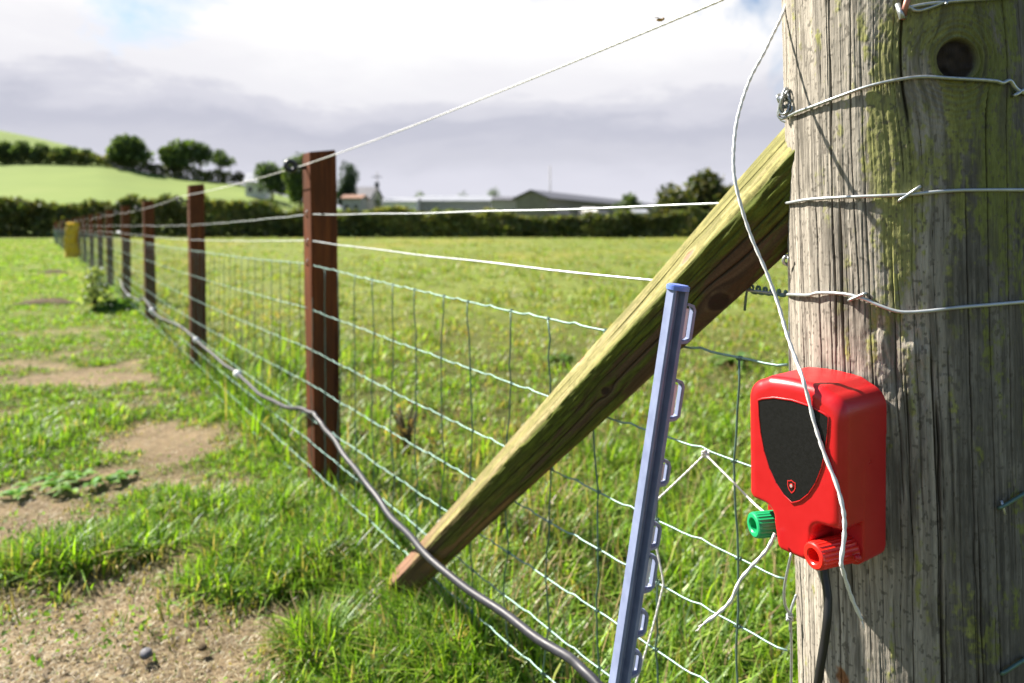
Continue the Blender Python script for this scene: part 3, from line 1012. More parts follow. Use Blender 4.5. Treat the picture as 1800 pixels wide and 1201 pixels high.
# twist on the lower plain wire
P_, _, _ = f_at(0.0)
tw = []
for e in range(70):
    t = e / 69
    q = up(1318 + 66 * t, 508 + 9 * t, .872 - .055 * t)
    an = t * 11 * math.pi
    tw.append(q - b3 + (Vector((0, 0, 1)) * math.sin(an) + Vector((.6, -.8, 0)) * math.cos(an)) * (.0050 - .0018 * t))
tw = [up(1309, 546, .875) - b3, up(1311, 525, .873) - b3, up(1313, 512, .872) - b3] + tw
MB().tube(tw, .0017, 7).build('twist', M['stay'], w3)
MB().tube([up(1302, 508, .874) - b3, up(1318, 508.5, .872) - b3], .0026, 7).build('cut_end', M['galv'], w3)
jx, _, _ = f_at(FL[4] + .3)
jz = wire_z(.862, .893, .868, FL[4] + .3)
MB().tube([(jx.x - b3.x, jx.y - b3.y, jz), (jx.x - b3.x - .09, jx.y - b3.y + .12, jz + .01)], .016, 8).build('wire_joiner', M['joint'], w3)

# top tie with its knot on the round post
tie = empty('tie_wire', tuple(spx(1378, 188, .004)))
tag(tie, 'galvanised wire looped high round the thick post with a tangled knot', 'wire')
tb = Vector(tie.location)
wr = [spx(a, b, .0035) for a, b in [(1386, 205), (1402, 197), (1430, 187), (1480, 168), (1530, 151), (1580, 140), (1625, 135), (1680, 138), (1745, 142), (1762, 146), (1775, 142), (1786, 156), (1799, 163)]]
te, ze = sp(1799, 163)
wr += [s_pt(te + e * .2, ze - .002 * e, .003) for e in range(1, 10)]
MB().tube([p - tb for p in spline(wr, 6)], .0018, 8).build('loop', M['galv'], tie)
kn = MB()
kc = up(1377, 186, .782)
rk = random.Random(3)
def kring(cx, cy, rx, ry, rot, dy):
    P = []
    for e in range(25):
        a_ = e / 24 * 2 * math.pi * 1.0
        lx, lz = rx * math.cos(a_), ry * math.sin(a_)
        P.append(kc + Vector((cx + lx * math.cos(rot) - lz * math.sin(rot), dy + .003 * math.sin(a_ * 2), cy + lx * math.sin(rot) + lz * math.cos(rot))) - tb)
    return P
kn.tube(kring(0, 0, .0065, .017, -.3, -.008), .0016, 7)
kn.tube(kring(.003, -.003, .0055, .013, .35, -.004), .0015, 7)
kn.tube(kring(-.003, .003, .005, .015, -.15, -.012), .0015, 7)
kn.tube(kring(.001, -.008, .009, .006, .5, -.006), .0015, 7)
kn.tube([p - tb for p in spline([up(1368, 205, .795), up(1372, 180, .79), up(1385, 158, .785), up(1398, 137, .775)], 6)], .0017, 7)
kn.tube([p - tb for p in spline([up(1372, 210, .80), up(1382, 214, .795), up(1392, 207, .79), up(1402, 197, .782)], 6)], .0017, 7)
for q in range(4):
    kn.tube(kring(rk.uniform(-.004, .004), rk.uniform(-.010, .008), rk.uniform(.004, .009), rk.uniform(.006, .014), rk.uniform(-.9, .9), rk.uniform(-.014, -.002)), .0015, 7)
kn.build('knot', M['galv'], tie)
# wire with cut ends above
hi = MB()
hi.tube(spline([spx(1588, 16, .006), spx(1625, 8, .004), spx(1680, 2, .004), spx(1760, -4, .004), spx(1830, -8, .004)], 6), .0018, 7)
hi.tube(spline([spx(1596, 10, .006), spx(1612, 19, .005), spx(1640, 12, .004), spx(1662, 3, .005), spx(1663, 8, .006)], 6), .0015, 7)
ho = hi.build('staple_wire', M['galv'], None)
tag(ho, 'short galvanised wire with cut ends nailed at the top of the thick post', 'wire')

# ------------------------------------------------------------------ electric cord along the post tops
EZ = [1.27] + [1.148, 1.142, 1.105, 1.105] + [1.10] * 20
ew = empty('electric_cord', tuple(s_pt(-1.25, 1.275, .004)))
tag(ew, 'thin white twisted electric cord running through black insulators on the post tops', 'cord')
eb = Vector(ew.location)
pts = [s_pt(-.9, 1.28, .006), s_pt(-1.3, 1.276, .006)]
p1 = WPTS[0] + FN * .046; p1.z = 1.146
a0 = up(1270, 0, .905); a0 = Vector((a0.x, a0.y, a0.z))
pts2 = [a0]
for e in range(1, 40):
    t = e / 40
    q = a0.lerp(p1, t); q.z -= .010 * 4 * t * (1 - t); pts2.append(q)
pts2.append(p1)
for kq in range(1, 12):
    a = pts2[-1]; b = WPTS[kq] + FN * .046; b.z = [1.142, 1.10, 1.10, 1.10, 1.08][min(kq - 1, 4)]
    for e in range(1, 7):
        t = e / 6; q = a.lerp(b, t); q.z -= .008 * 4 * t * (1 - t); pts2.append(q)
full = spline(pts, 6) + pts2
fine = []
for i in range(len(full) - 1):
    n_ = max(1, int((full[i + 1] - full[i]).length / .0025)) if full[i].y < 1.6 else 1
    for e in range(n_): fine.append(full[i].lerp(full[i + 1], e / n_) - eb)
fine.append(full[-1] - eb)
MB().tube(fine, .0016, 8, True, (.55, .16, 2)).build('strand', M['cord'], ew)

fly = MB()
fc = fp(1160, 37)
fc.z += .0015
fly.blob(fc, .0032, (1.7, .8, .7)); fly.blob(fc + Vector((.005, 0, .0015)), .0019)
fly.add([fc + Vector(v) for v in ((0, 0, .002), (-.007, .003, .004), (-.008, -.001, .0035), (-.003, -.003, .0025))], [(0, 1, 2, 3)])
fo = fly.build('insect', M['fly'], None)
tag(fo, 'tiny brown fly resting on the thin white electric cord', 'insect')

# ------------------------------------------------------------------ energizer
PHI = math.atan2(-.82, .57)
EO = Vector((.338, .694, .624))
ener = empty('fence_energizer', tuple(EO), PHI)
tag(ener, 'red plastic electric fence energizer with a black shield panel and two terminal knobs', 'energizer')
H = .173; CX = -.0085; 
def arc(cx, cy, r, a0, a1, n):
    return [(cx + r * math.cos(a0 + (a1 - a0) * i / n), cy + r * math.sin(a0 + (a1 - a0) * i / n)) for i in range(n + 1)]
def body_outline(hw, r, top=H, bot=0.0, arch=.006):
    o = arc(hw - r * .6, bot + r * .6, r * .6, -math.pi / 2, 0, 6)
    o += arc(hw + .001 - r, top - arch - r, r, 0, math.radians(74), 8)
    o += [(x_, top - arch * (x_ / hw) ** 2) for x_ in np.linspace(hw * .55, -hw * .55, 9)]
    o += arc(-hw - .001 + r, top - arch - r, r, math.radians(106), math.pi, 8)
    o += arc(-hw + r * .6, bot + r * .6, r * .6, math.pi, 1.5 * math.pi, 6)
    return o
def front_outline(hw, r, top=H, arch=.006, ins=0.0):
    tw_ = .018 - ins
    o = [(-tw_ + .003, .001 + ins), (tw_ - .003, .001 + ins), (tw_, .004 + ins)]
    o += [(tw_ + .0015, .016), (tw_ + .004, .027 + ins)]
    o += arc(tw_ + .016, .0285 + ins, .0125, math.pi, math.pi / 2, 6)
    o += [(hw - .003, .042 + ins), (hw, .046 + ins)]
    o += arc(hw + .001 - r, top - arch - r, r, 0, math.radians(74), 8)
    o += [(x_, top - arch * (x_ / hw) ** 2) for x_ in np.linspace(hw * .55, -hw * .55, 9)]
    o += arc(-hw - .001 + r, top - arch - r, r, math.radians(106), math.pi, 8)
    o += [(-hw, .046 + ins), (-hw + .003, .042 + ins)]
    o += arc(-tw_ - .016, .0285 + ins, .0125, math.pi / 2, 0, 6)
    o += [(-tw_ - .004, .027 + ins), (-tw_ - .0015, .016), (-tw_, .004 + ins)]
    return o
def shield(s, cz=0.0, cx=0.0):
    """closed shield outline: wide arched top, pointed foot"""
    o = [(0, -.046)]
    right = [(.008, -.0415), (.016, -.033), (.023, -.021), (.0285, -.006), (.032, .010), (.0338, .025), (.0345, .0385)]
    o += right
    o += [(.030, .0405), (.018, .0440), (0, .0455), (-.018, .0440), (-.030, .0405)]
    o += [(-a_, b_) for a_, b_ in reversed(right)]
    return [(cx + a_ * s, cz + b_ * s) for a_, b_ in o]
HB = MB()
hwB = .0520
CX = -.0105
FX = CX
DF = .0748
def loft(mb, rings):
    n = len(rings[0][0]); V = []
    for o_, d_ in rings: V += [(CX + a_, -d_, b_) for a_, b_ in o_]
    F = [tuple(reversed(range(n))), tuple((len(rings) - 1) * n + j for j in range(n))]
    for i in range(len(rings) - 1):
        for j in range(n):
            k2 = (j + 1) % n
            F.append((i * n + j, i * n + k2, (i + 1) * n + k2, (i + 1) * n + j))
    mb.add(V, F)
draft = lambda d_: .0012 * d_ / DF
loft(HB, [(body_outline(hwB - draft(d_), .020, H - draft(d_)), d_) for d_ in (0, .01, .02, .03, .040)])
RE = .0105
dd_ = [.004, .02, .04, .05, DF - RE]
rings_ = [(front_outline(hwB - draft(d_), .020, H - draft(d_)), d_) for d_ in dd_]
for e in range(1, 11):
    an_ = e / 10 * math.pi / 2
    d_ = DF - RE + RE * math.sin(an_); ins = RE * (1 - math.cos(an_))
    rings_.append((front_outline(hwB - draft(d_) - ins * .95, .020 - ins * .4, H - draft(d_) - ins, .006, ins * .45), d_))
loft(HB, rings_)
hb = HB.build('housing', M['red'], ener)
def apply_mods(o):
    dg = bpy.context.evaluated_depsgraph_get()
    me = bpy.data.meshes.new_from_object(o.evaluated_get(dg))
    old = o.data
    o.modifiers.clear()
    o.data = me
    me.name = old.name
    bpy.data.meshes.remove(old)
rm = hb.modifiers.new('remesh', 'REMESH'); rm.mode = 'VOXEL'; rm.voxel_size = .0009; rm.use_smooth_shade = True
sm = hb.modifiers.new('smooth', 'SMOOTH'); sm.factor = .5; sm.iterations = 14
apply_mods(hb)
hb.data.shade_smooth()
# press the panel's seat into the front face: thin raised rim and the dark film
YF = -.0748
PZ = .103
rim = MB()
o1 = shield(1.105, PZ, FX); o2 = shield(1.06, PZ, FX)
n_ = len(o1)
V = [(a, YF - .0004, b) for a, b in o1] + [(a, YF - .0013, b) for a, b in shield(1.08, PZ, FX)] + [(a, YF + .0002, b) for a, b in o2]
F = []
for i in range(n_):
    j = (i + 1) % n_
    F += [(i, j, n_ + j, n_ + i), (n_ + i, n_ + j, 2 * n_ + j, 2 * n_ + i)]
rim.add(V, F)
rim.build('panel_rim', M['red'], ener)
pn = MB(); pn.prism(shield(1.06, PZ, FX), lambda a, b, d_: (a, YF - d_, b), -.002, .0006)
pan = pn.build('face_panel', M['panel'], ener, False)
def small_shield(s):
    pts_ = [(0, -.0072), (.0028, -.0045), (.0043, -.001), (.0044, .0045), (.0022, .0050), (0, .0062), (-.0022, .0050), (-.0044, .0045), (-.0043, -.001), (-.0028, -.0045)]
    return [(FX + a * s, PZ - .0335 + b * s) for a, b in pts_]
bd = MB()
a1, a2 = small_shield(1.0), small_shield(.80)
V = [(a, YF - .0009, b) for a, b in a1] + [(a, YF - .0009, b) for a, b in a2]
n_ = len(a1)
bd.add(V, [(i, (i + 1) % n_, n_ + (i + 1) % n_, n_ + i) for i in range(n_)])
cc = [(FX + .0021 * math.cos(t), PZ - .0332 + .0023 * math.sin(t)) for t in np.linspace(0, 2 * math.pi, 20, endpoint=False)]
bd.prism(cc, lambda a, b, d_: (a, YF - d_, b), .0005, .0010)
bdo = bd.build('badge', M['badge'], pan, False)
cc = [(FX + .0013 * math.cos(t), PZ - .0332 + .0014 * math.sin(t)) for t in np.linspace(0, 2 * math.pi, 16, endpoint=False)]
MB().prism(cc, lambda a, b, d_: (a, YF - d_, b), .0008, .0016).build('lens', M['lens'], pan, False)
def knob(cx, cz, mat, lab, d0=.036, d1=.080, r=.0125, turn=-24):
    m = MB(); n = 72
    ck, sk_ = math.cos(math.radians(turn)), math.sin(math.radians(turn))
    prof = [(d0, .0112), (d0 + .003, r), (d1 - .003, r * .985), (d1 - .0008, r * .95), (d1, r * .86), (d1, r * .60), (d1 - .001, r * .52), (d1 - .012, r * .48), (d1 - .012, .0004)]
    V = []; F = []
    for di, rr in prof:
        for j in range(n):
            a_ = 2 * math.pi * j / n
            q = rr
            if d0 + .001 < di < d1 - .002 and rr > r * .9:
                q = rr * (1 + (.030 if (j % 3) == 0 else -.012))
            lx, ly = q * math.cos(a_), -(di - d0)
            V.append((cx + lx * ck - ly * sk_, -d0 + lx * sk_ + ly * ck, cz + q * math.sin(a_)))
    for i in range(len(prof) - 1):
        for j in range(n):
            k2 = (j + 1) % n
            F.append((i * n + j, i * n + k2, (i + 1) * n + k2, (i + 1) * n + j))
    m.add(V, F)
    o = m.build('terminal_knob', mat, ener, False)
    o['label'] = lab
    return o
knob(CX + .0370, .0140, M['redknob'], 'ribbed red terminal knob', .036, .0835, .0125, -13)
knob(CX - .0265, .0165, M['green'], 'ribbed green terminal knob', .040, .0800)
sb = MB().blob((CX + hwB - .001, -.050, .0135), .0035, (1, 1, 1), 12, 8)
sb.build('screw_boss', M['red'], ener)
cb = MB()
Ri = Matrix.Rotation(-PHI, 3, 'Z')
def eloc(p): return Ri @ (Vector(p) - EO)
cb.tube([eloc(p) for p in spline([up(1449, 985, .665), up(1450, 1010, .662), up(1455, 1050, .655), up(1454, 1090, .65), up(1449, 1130, .65), up(1441, 1180, .65), up(1432, 1260, .655), up(1420, 1500, .66), up(1400, 1900, .65)], 8)], .0039, 10)
cb.build('cable', M['rubber'], ener)

# ------------------------------------------------------------------ cord hanging over the energizer, strings
def efront(px, py, off=.0025):
    """point just in front of the energizer's front face"""
    F0 = EO + Vector((-.82, -.57, 0)) * (.0748 + off)
    u = (px - 900) / FPX
    y = (F0.x * -.82 + F0.y * -.57) / (u * -.82 - .57)
    return up(px, py, y)
def cord(name, label, P, r=.0017, per=14, cat='cord', mat='cord', fray=0):
    P = spline(P, per)
    o0 = P[0]
    f = []
    for i in range(len(P) - 1):
        n_ = max(1, int((P[i + 1] - P[i]).length / .0014))
        for e in range(n_): f.append(P[i].lerp(P[i + 1], e / n_))
    f.append(P[-1])
    m = MB().tube(f, r, 10, True, (.42, .17, 2))
    if fray:
        dn = (P[-1] - P[-3]).normalized()
        for q in range(fray):
            e = P[-1] + dn * random.uniform(.004, .012) + Vector((random.uniform(-1, 1), random.uniform(-1, 1), random.uniform(-1, 1))) * .0035
            m.tube([P[-1], e], r * .3, 4)
    ob = m.build(name, M[mat], None, True, o0)
    tag(ob, label, cat)
    return ob
cord('hanging_cord', 'white twisted cord hanging in a curve over the front of the red energizer',
     [s_pt(-1.2, 1.27, .006), up(1386, -12, .785), up(1350, 78, .765), up(1318, 140, .75), up(1297, 205, .735), up(1290, 260, .725), up(1291, 310, .72), up(1303, 363, .715), up(1322, 420, .71), up(1348, 480, .70), up(1368, 535, .69), up(1384, 590, .675), up(1402, 640, .658),
      up(1412, 668, .6455), efront(1421, 700, .003), efront(1432, 745, .002), efront(1450, 800, .0025), efront(1470, 850, .003), efront(1481, 890, .004), efront(1484.5, 915, .004), efront(1484, 945, .004), up(1479, 985, .612), up(1481, 1000, .614), up(1490, 1030, .622), up(1500, 1058, .63), up(1514, 1088, .637)], .00175, 10, fray=4)
cord('earth_string', 'white string hanging from the green terminal knob with a frayed end',
     [up(1362, 938, .668), up(1358, 948, .668), up(1345, 970, .67), up(1322, 995, .675), up(1300, 1022, .68), up(1285, 1055, .685), up(1265, 1076, .69), up(1238, 1096, .695)], .0016, 10, 'string', fray=4)
vs = cord('string', 'white string tied on the netting in an upturned V beside the blue stake',
     [fp(1143, 892) + FN * .004, fp(1195, 845) + FN * .006, fp(1240, 803) + FN * .008, fp(1246, 795) + FN * .009, fp(1253, 803) + FN * .008, fp(1290, 842) + FN * .006, fp(1330, 885) + FN * .004, up(1352, 908, .735), up(1366, 925, .70)], .0014, 8, 'string')
kb = MB(); kq_ = fp(1245, 797) + FN * .006 - vs.location
for q in range(4):
    kb.tube([kq_ + Vector((.0042 * math.cos(a_ + q) , .003 * math.sin(a_ * 2 + q), .0042 * math.sin(a_) * (1 - .2 * q) + .001 * q)) for a_ in np.linspace(0, 2 * math.pi, 16)], .0013, 6)
kb.build('knot', M['cord'], vs)
cord('string', 'white string hanging down the netting close behind the blue stake',
     [fp(1146, 902) + FN * .010, fp(1155, 935) + FN * .008, fp(1164, 985) + FN * .006, fp(1171, 1022) + FN * .006, fp(1168, 1040) + FN * .006, fp(1150, 1110) + FN * .006, fp(1127, 1185) + FN * .006, fp(1105, 1260) + FN * .006], .0014, 8, 'string')

# ------------------------------------------------------------------ blue step-in stake
def build_stake():
    top = up(1191, 503, .80); 
    bot = Vector((top.x - .130, top.y + .03, -.05))
    root = empty('fence_stake', (bot.x, bot.y, 0))
    tag(root, 'blue plastic step-in fence stake leaning in front of the mossy brace', 'stake')
    B0 = Vector(root.location)
    ax = (top - bot).normalized(); L = (top - bot).length
    # left face turned to the sun, right face with the channel and the lugs
    nl_ = Vector((-.93, -.36, 0)); nl_ = (nl_ - ax * nl_.dot(ax)).normalized()
    tr = ax.cross(nl_).normalized()
    if tr.x < 0: tr = -tr
    # section in (tr, nl): lit face plate at the left front, side with a groove
    sec = [(-.0088, .0072), (-.0070, .0092), (.0070, .0092), (.0088, .0072), (.0088, .0060), (-.0010, .0048), (-.0016, -.0050), (.0080, -.0064), (.0092, -.0100), (.0076, -.0116), (-.0070, -.0110), (-.0088, -.0090)]
    fn = lambda a, b, d_: bot + tr * a + nl_ * b + ax * d_ - B0
    MB().prism(list(reversed(sec)), fn, 0, L - .004).build('shaft', M['blue'], root, False)
    capo = [(.0132 * math.cos(t), -.0010 + .0136 * math.sin(t)) for t in np.linspace(0, 2 * math.pi, 32, endpoint=False)]
    cp = MB().prism(capo, fn, L - .0045, L + .0005)
    capo2 = [(.0112 * math.cos(t), -.0010 + .0116 * math.sin(t)) for t in np.linspace(0, 2 * math.pi, 32, endpoint=False)]
    cp.prism(capo2, fn, L - .001, L + .0018)
    cp.build('cap', M['bluecap'], root, False)
    def at_py(py):
        lo, hi_ = 0, L
        for _ in range(30):
            mid = (lo + hi_) / 2; p = bot + ax * mid
            q = 397 + (CAM_H - p.z) / p.y * FPX
            if q > py: lo = mid
            else: hi_ = mid
        return lo
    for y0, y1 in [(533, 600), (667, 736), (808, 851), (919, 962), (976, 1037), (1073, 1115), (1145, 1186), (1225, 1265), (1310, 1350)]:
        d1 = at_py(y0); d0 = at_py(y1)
        m = MB()
        # hooked loop: two short arms and an outer bar with a turned-up lip
        out_ = .0135 if (y1 - y0) > 50 else .0115
        P = lambda e_, d_, a=.0035: fn(a, -.0105 - e_, d_)
        pl = [P(-.001, d0), P(out_ * .7, d0 + .002), P(out_, d0 + .006), P(out_, d1 - .006), P(out_ * .8, d1 - .001), P(out_ * .15, d1 + .001)]
        # flat strap: sweep a thin rectangle along pl
        wv = tr * .0042
        V = []; F = []
        for i, p in enumerate(pl):
            a_ = pl[max(i - 1, 0)]; b_ = pl[min(i + 1, len(pl) - 1)]
            t_ = (b_ - a_).normalized(); nn = t_.cross(tr).normalized() * .0016
            V += [p + wv + nn, p - wv + nn, p - wv - nn, p + wv - nn]
        for i in range(len(pl) - 1):
            for j in range(4):
                F.append((i * 4 + j, i * 4 + (j + 1) % 4, i * 4 + 4 + (j + 1) % 4, i * 4 + 4 + j))
        F += [(3, 2, 1, 0), tuple((len(pl) - 1) * 4 + j for j in range(4))]
        m.add(V, F)
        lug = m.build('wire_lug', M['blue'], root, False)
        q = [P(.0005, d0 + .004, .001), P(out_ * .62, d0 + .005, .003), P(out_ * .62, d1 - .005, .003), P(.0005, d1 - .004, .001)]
        MB().add(q + [p - tr * .0012 + nl_ * .0 for p in q], [(0, 1, 2, 3), (7, 6, 5, 4), (0, 4, 5, 1), (1, 5, 6, 2), (2, 6, 7, 3), (3, 7, 4, 0)]).build('painted_sunlight', M['painted_sunlight'], lug, False)  # added pale plate, painting sunlight on the lug's inner face
build_stake()

# ------------------------------------------------------------------ dark pipe along the fence foot
def build_pipe():
    P = [up(1120, 1262, .98), up(1050, 1203, 1.02), up(990, 1150, 1.10), up(870, 1070, 1.26), up(760, 985, 1.46), up(690, 910, 1.68), up(640, 845, 1.88), up(595, 785, 2.10), up(565, 745, 2.27), up(549, 727, 2.34), up(530, 720, 2.42), up(500, 714, 2.58),
         up(460, 695, 2.86), up(418, 658, 3.30), up(385, 633, 3.66), up(350, 603, 4.12), up(338, 592, 4.32), up(325, 580, 4.6), up(300, 566, 5.05), up(283, 560, 5.4), up(268, 546, 6.0), up(256, 528, 6.55), up(247, 527, 6.75), up(236, 524, 7.2), up(225, 519, 7.7), up(216, 506, 8.3), up(211, 492, 8.6)]
    root = empty('water_pipe', (P[0].x, P[0].y, 0)); B0 = Vector(root.location)
    tag(root, 'dark plastic pipe with white joiners slung low along the fence', 'pipe')
    sp_ = spline(P, 8)
    MB().tube([p - B0 + Vector((.002 * math.sin(i * .9), 0, .0025 * math.sin(i * .55 + 1))) for i, p in enumerate(sp_)], .0078, 12).build('tube', M['pipe'], root)
    for px, py, dep, l in [(418, 658, 3.30, .07), (345, 598, 4.22, .05), (267, 545, 6.02, .10), (227, 520, 7.65, .10)]:
        c = up(px, py, dep)
        best = min(range(1, len(sp_) - 1), key=lambda i: (sp_[i] - c).length)
        t_ = (sp_[best + 1] - sp_[best - 1]).normalized()
        m = MB(); m.tube([c - t_ * l * .5 - B0, c - t_ * l * .18 - B0, c - t_ * l * .17 - B0, c + t_ * l * .17 - B0, c + t_ * l * .18 - B0, c + t_ * l * .5 - B0], [.014, .015, .018, .018, .015, .014], 12)
        m.build('joiner', M['joint'], root)
build_pipe()

# ------------------------------------------------------------------ grass
def blades(name, base, h, w, az, bend, col, mat, label, seg=2, cat='grass'):
    n = len(h)
    dx, dy = np.cos(az), np.sin(az)
    wx, wy = -dy, dx
    ts = np.linspace(0, 1, seg + 1)
    rows = []
    for t in ts[:-1]:
        off = bend * h * t * t
        zz = h * t * (1 - .35 * bend * t * np.clip(bend, 0, 1.6))
        ww = w * (1 - .55 * t * t) * .5
        c = base + np.stack([dx * off, dy * off, zz], -1)
        s_ = np.stack([wx * ww, wy * ww, np.zeros(n)], -1)
        rows += [c - s_, c + s_]
    off = bend * h; zz = h * (1 - .35 * bend * np.clip(bend, 0, 1.6))
    tip = base + np.stack([dx * off, dy * off, zz], -1)
    V = np.stack(rows + [tip], 1)
    nv = V.shape[1]
    i0 = (np.arange(n) * nv)[:, None]
    Q = []
    for k2 in range(seg - 1):
        Q.append(i0 + np.array([2 * k2, 2 * k2 + 1, 2 * k2 + 3, 2 * k2 + 2])[None])
    T = i0 + np.array([2 * seg - 2, 2 * seg - 1, 2 * seg])[None]
    Q = np.stack(Q, 1).reshape(-1, 4) if Q else None
    cols = np.repeat(col, nv, axis=0)
    o = np_mesh(name, V.reshape(-1, 3), Q, mat, None, cols, True, T)
    tag(o, label, cat, kind='stuff')
    return o

def tufted(n, per, ys, ulo, uhi):
    """n blade roots gathered in tufts; ys: sampler of depths"""
    nt = n // per
    y = ys(nt); u = rng.uniform(0, 1, nt)
    x0 = ulo(y); x1 = uhi(y)
    x = x0 + (x1 - x0) * u
    tid = rng.integers(0, nt, n)
    spread = .016 + .004 * y[tid]
    bx = x[tid] + rng.normal(0, 1, n) * spread; by = y[tid] + rng.normal(0, 1, n) * spread
    return tid, nt, x, y, bx, by

def geo(n, a, b, p=1.0):
    return a * (b / a) ** (rng.uniform(0, 1, n) ** p)

def pick(n, pal, wts):
    pal = np.array(pal); i = rng.choice(len(pal), n, p=np.array(wts) / sum(wts))
    return pal[i]

PAL_P = [(.150, .290, .018), (.215, .365, .027), (.290, .420, .040), (.068, .145, .014), (.28, .27, .085), (.42, .34, .17)]
PAL_F = [(.140, .210, .022), (.200, .260, .036), (.255, .285, .055), (.085, .140, .018), (.33, .30, .095), (.42, .33, .15)]
def paddock():
    n = 190000
    tid, nt, tx, ty, bx, by = tufted(n, 14, lambda k2: geo(k2, 1.15, 50, 1.3), lambda y: -.98 * y - .2, lambda y: line_x(y) + .1)
    b = bare(bx, by)
    tb_ = np.zeros(n)
    for x0, y0, r, h0 in TUFTW:
        tb_ = np.maximum(tb_, h0 * np.exp(-((bx - x0) ** 2 + (by - y0) ** 2) / r ** 2) * 1.0)
    edge = np.exp(-((line_x(by) - bx) / .22) ** 2) * sstep(12, 6, by)
    keep = rng.uniform(0, 1, n) > b * .84
    th = (.5 + rng.uniform(0, 1, nt))[tid]
    big = fbm(bx * 1.4, by * 1.4, 51, 3)
    h = (.016 + .024 * big) * th * (.6 + .8 * rng.uniform(0, 1, n)) * (1 - .70 * b) + tb_ * (.4 + .6 * rng.uniform(0, 1, n)) * .75 + edge * .045 * rng.uniform(.3, 1, n)
    h *= 1 + .25 * sstep(4, 14, by)
    w = rng.uniform(.0026, .0058, n) * (1 + .25 * np.clip(by - 2, 0, 40)) * np.where(h > .07, 1.25, 1)
    az = rng.uniform(0, 2 * math.pi, n)
    out_ = np.arctan2(by - ty[tid], bx - tx[tid])
    az = np.where(rng.uniform(0, 1, n) < .6, out_ + rng.normal(0, .5, n), az)
    bend = np.clip(rng.normal(.75, .40, n), .05, 1.7)
    dead = np.clip(.10 + .55 * b, 0, .8)
    col = pick(n, PAL_P[:5], [3, 3.6, 2.6, 2.0, .6]) * rng.uniform(.55, 1.28, n)[:, None]
    col = col * (1 + .25 * (fbm(bx * .9, by * .9, 55, 3) - .5))[:, None]
    dd = (rng.uniform(0, 1, n) < dead)
    col[dd] = pick(dd.sum(), [(.42, .33, .17), (.34, .27, .12), (.28, .25, .09)], [2, 2, 2]) * rng.uniform(.7, 1.15, dd.sum())[:, None]
    z = gz(bx, by) - .012 * b - .004
    keep &= rng.uniform(0, 1, n) < .42 + .9 * sstep(.30, .52, fbm(bx * 7, by * 7, 68, 3)) + sstep(5, 9, by)
    m = keep & (bx < line_x(by) + .14)
    base = np.stack([bx, by, z], -1)
    blades('paddock_grass', base[m], h[m], w[m], az[m], bend[m], col[m], M['blade'], 'short bright grazed grass with worn gaps on the open side of the fence', 3)
paddock()

def field():
    n = 225000
    tid, nt, tx, ty, bx, by = tufted(n, 12, lambda k2: geo(k2, .75, 56, 1.15), lambda y: line_x(y) - .02, lambda y: np.minimum(.95 * y + .4, 60))
    dist = bx - line_x(by)
    tall = np.exp(-np.maximum(dist, 0) / .9) * sstep(16, 5, by)
    near = sstep(5.0, 2.2, by)
    big = fbm(bx * .8, by * .8, 57, 4)
    th = (.45 + 1.1 * rng.uniform(0, 1, nt) ** 1.5)[tid]
    h = (.030 + .045 * big + .035 * near * big + .055 * tall) * th * rng.uniform(.55, 1.2, n)
    clump = sstep(.55, .72, fbm(bx * .9 + 7, by * .55, 59, 3))
    h *= 1 + .9 * clump * sstep(2, 4, by)
    w = rng.uniform(.0034, .0078, n) * (1 + .22 * np.clip(by - 2, 0, 60))
    out_ = np.arctan2(by - ty[tid], bx - tx[tid])
    az = np.where(rng.uniform(0, 1, n) < .55, out_ + rng.normal(0, .6, n), rng.uniform(0, 2 * math.pi, n))
    bend = np.clip(rng.normal(.80, .42, n), .05, 1.8)
    yel = sstep(2.5, 7, by) * .75
    fn_ = fbm(bx * .5, by * .35, 63, 4)
    c1 = pick(n, PAL_P[:4] + [PAL_F[2]], [3, 3.5, 3, 1.5, 1.5]); c2 = pick(n, PAL_F, [1.6, 3, 3.4, .7, 1.6, .6])
    col = np.where((rng.uniform(0, 1, n) < yel)[:, None], c2, c1) * rng.uniform(.55, 1.28, n)[:, None]
    col = col * ((.75 + .5 * fn_) * (1.06 - .08 * sstep(4, 14, by)))[:, None]
    dd = rng.uniform(0, 1, n) < (.05 + .16 * sstep(.48, .65, fbm(bx * .7, by * .5, 65, 3)))
    col[dd] = pick(dd.sum(), [(.42, .32, .15), (.33, .26, .11), (.26, .15, .07)], [2, 2, .7])
    kp = rng.uniform(0, 1, n) < .34 + .95 * sstep(.32, .54, fbm(bx * 5, by * 5, 69, 3)) + sstep(4, 9, by)
    base = np.stack([bx, by, gz(bx, by) - .006], -1)
    base, h, w, az, bend, col = base[kp], h[kp], w[kp], az[kp], bend[kp], col[kp]
    blades('field_grass', base, h, w, az, bend, col, M['blade'], 'long tussocky meadow grass beyond the netting', 3)
    # thin dry seed stalks
    k2 = 900
    y = geo(k2, 1.2, 9); x = line_x(y) + rng.uniform(.02, 1, k2) * (1.0 * y)
    h = rng.uniform(.18, .42, k2)
    base = np.stack([x, y, gz(x, y)], -1)
    col = pick(k2, [(.44, .34, .17), (.36, .26, .12), (.30, .17, .08)], [3, 2, 1])
    blades('seed_stalks', base, h, rng.uniform(.0016, .0030, k2), rng.uniform(0, 6.28, k2), rng.uniform(.05, .45, k2), col, M['straw'], 'thin dry seed stalks standing among the meadow grass', 3)
field()

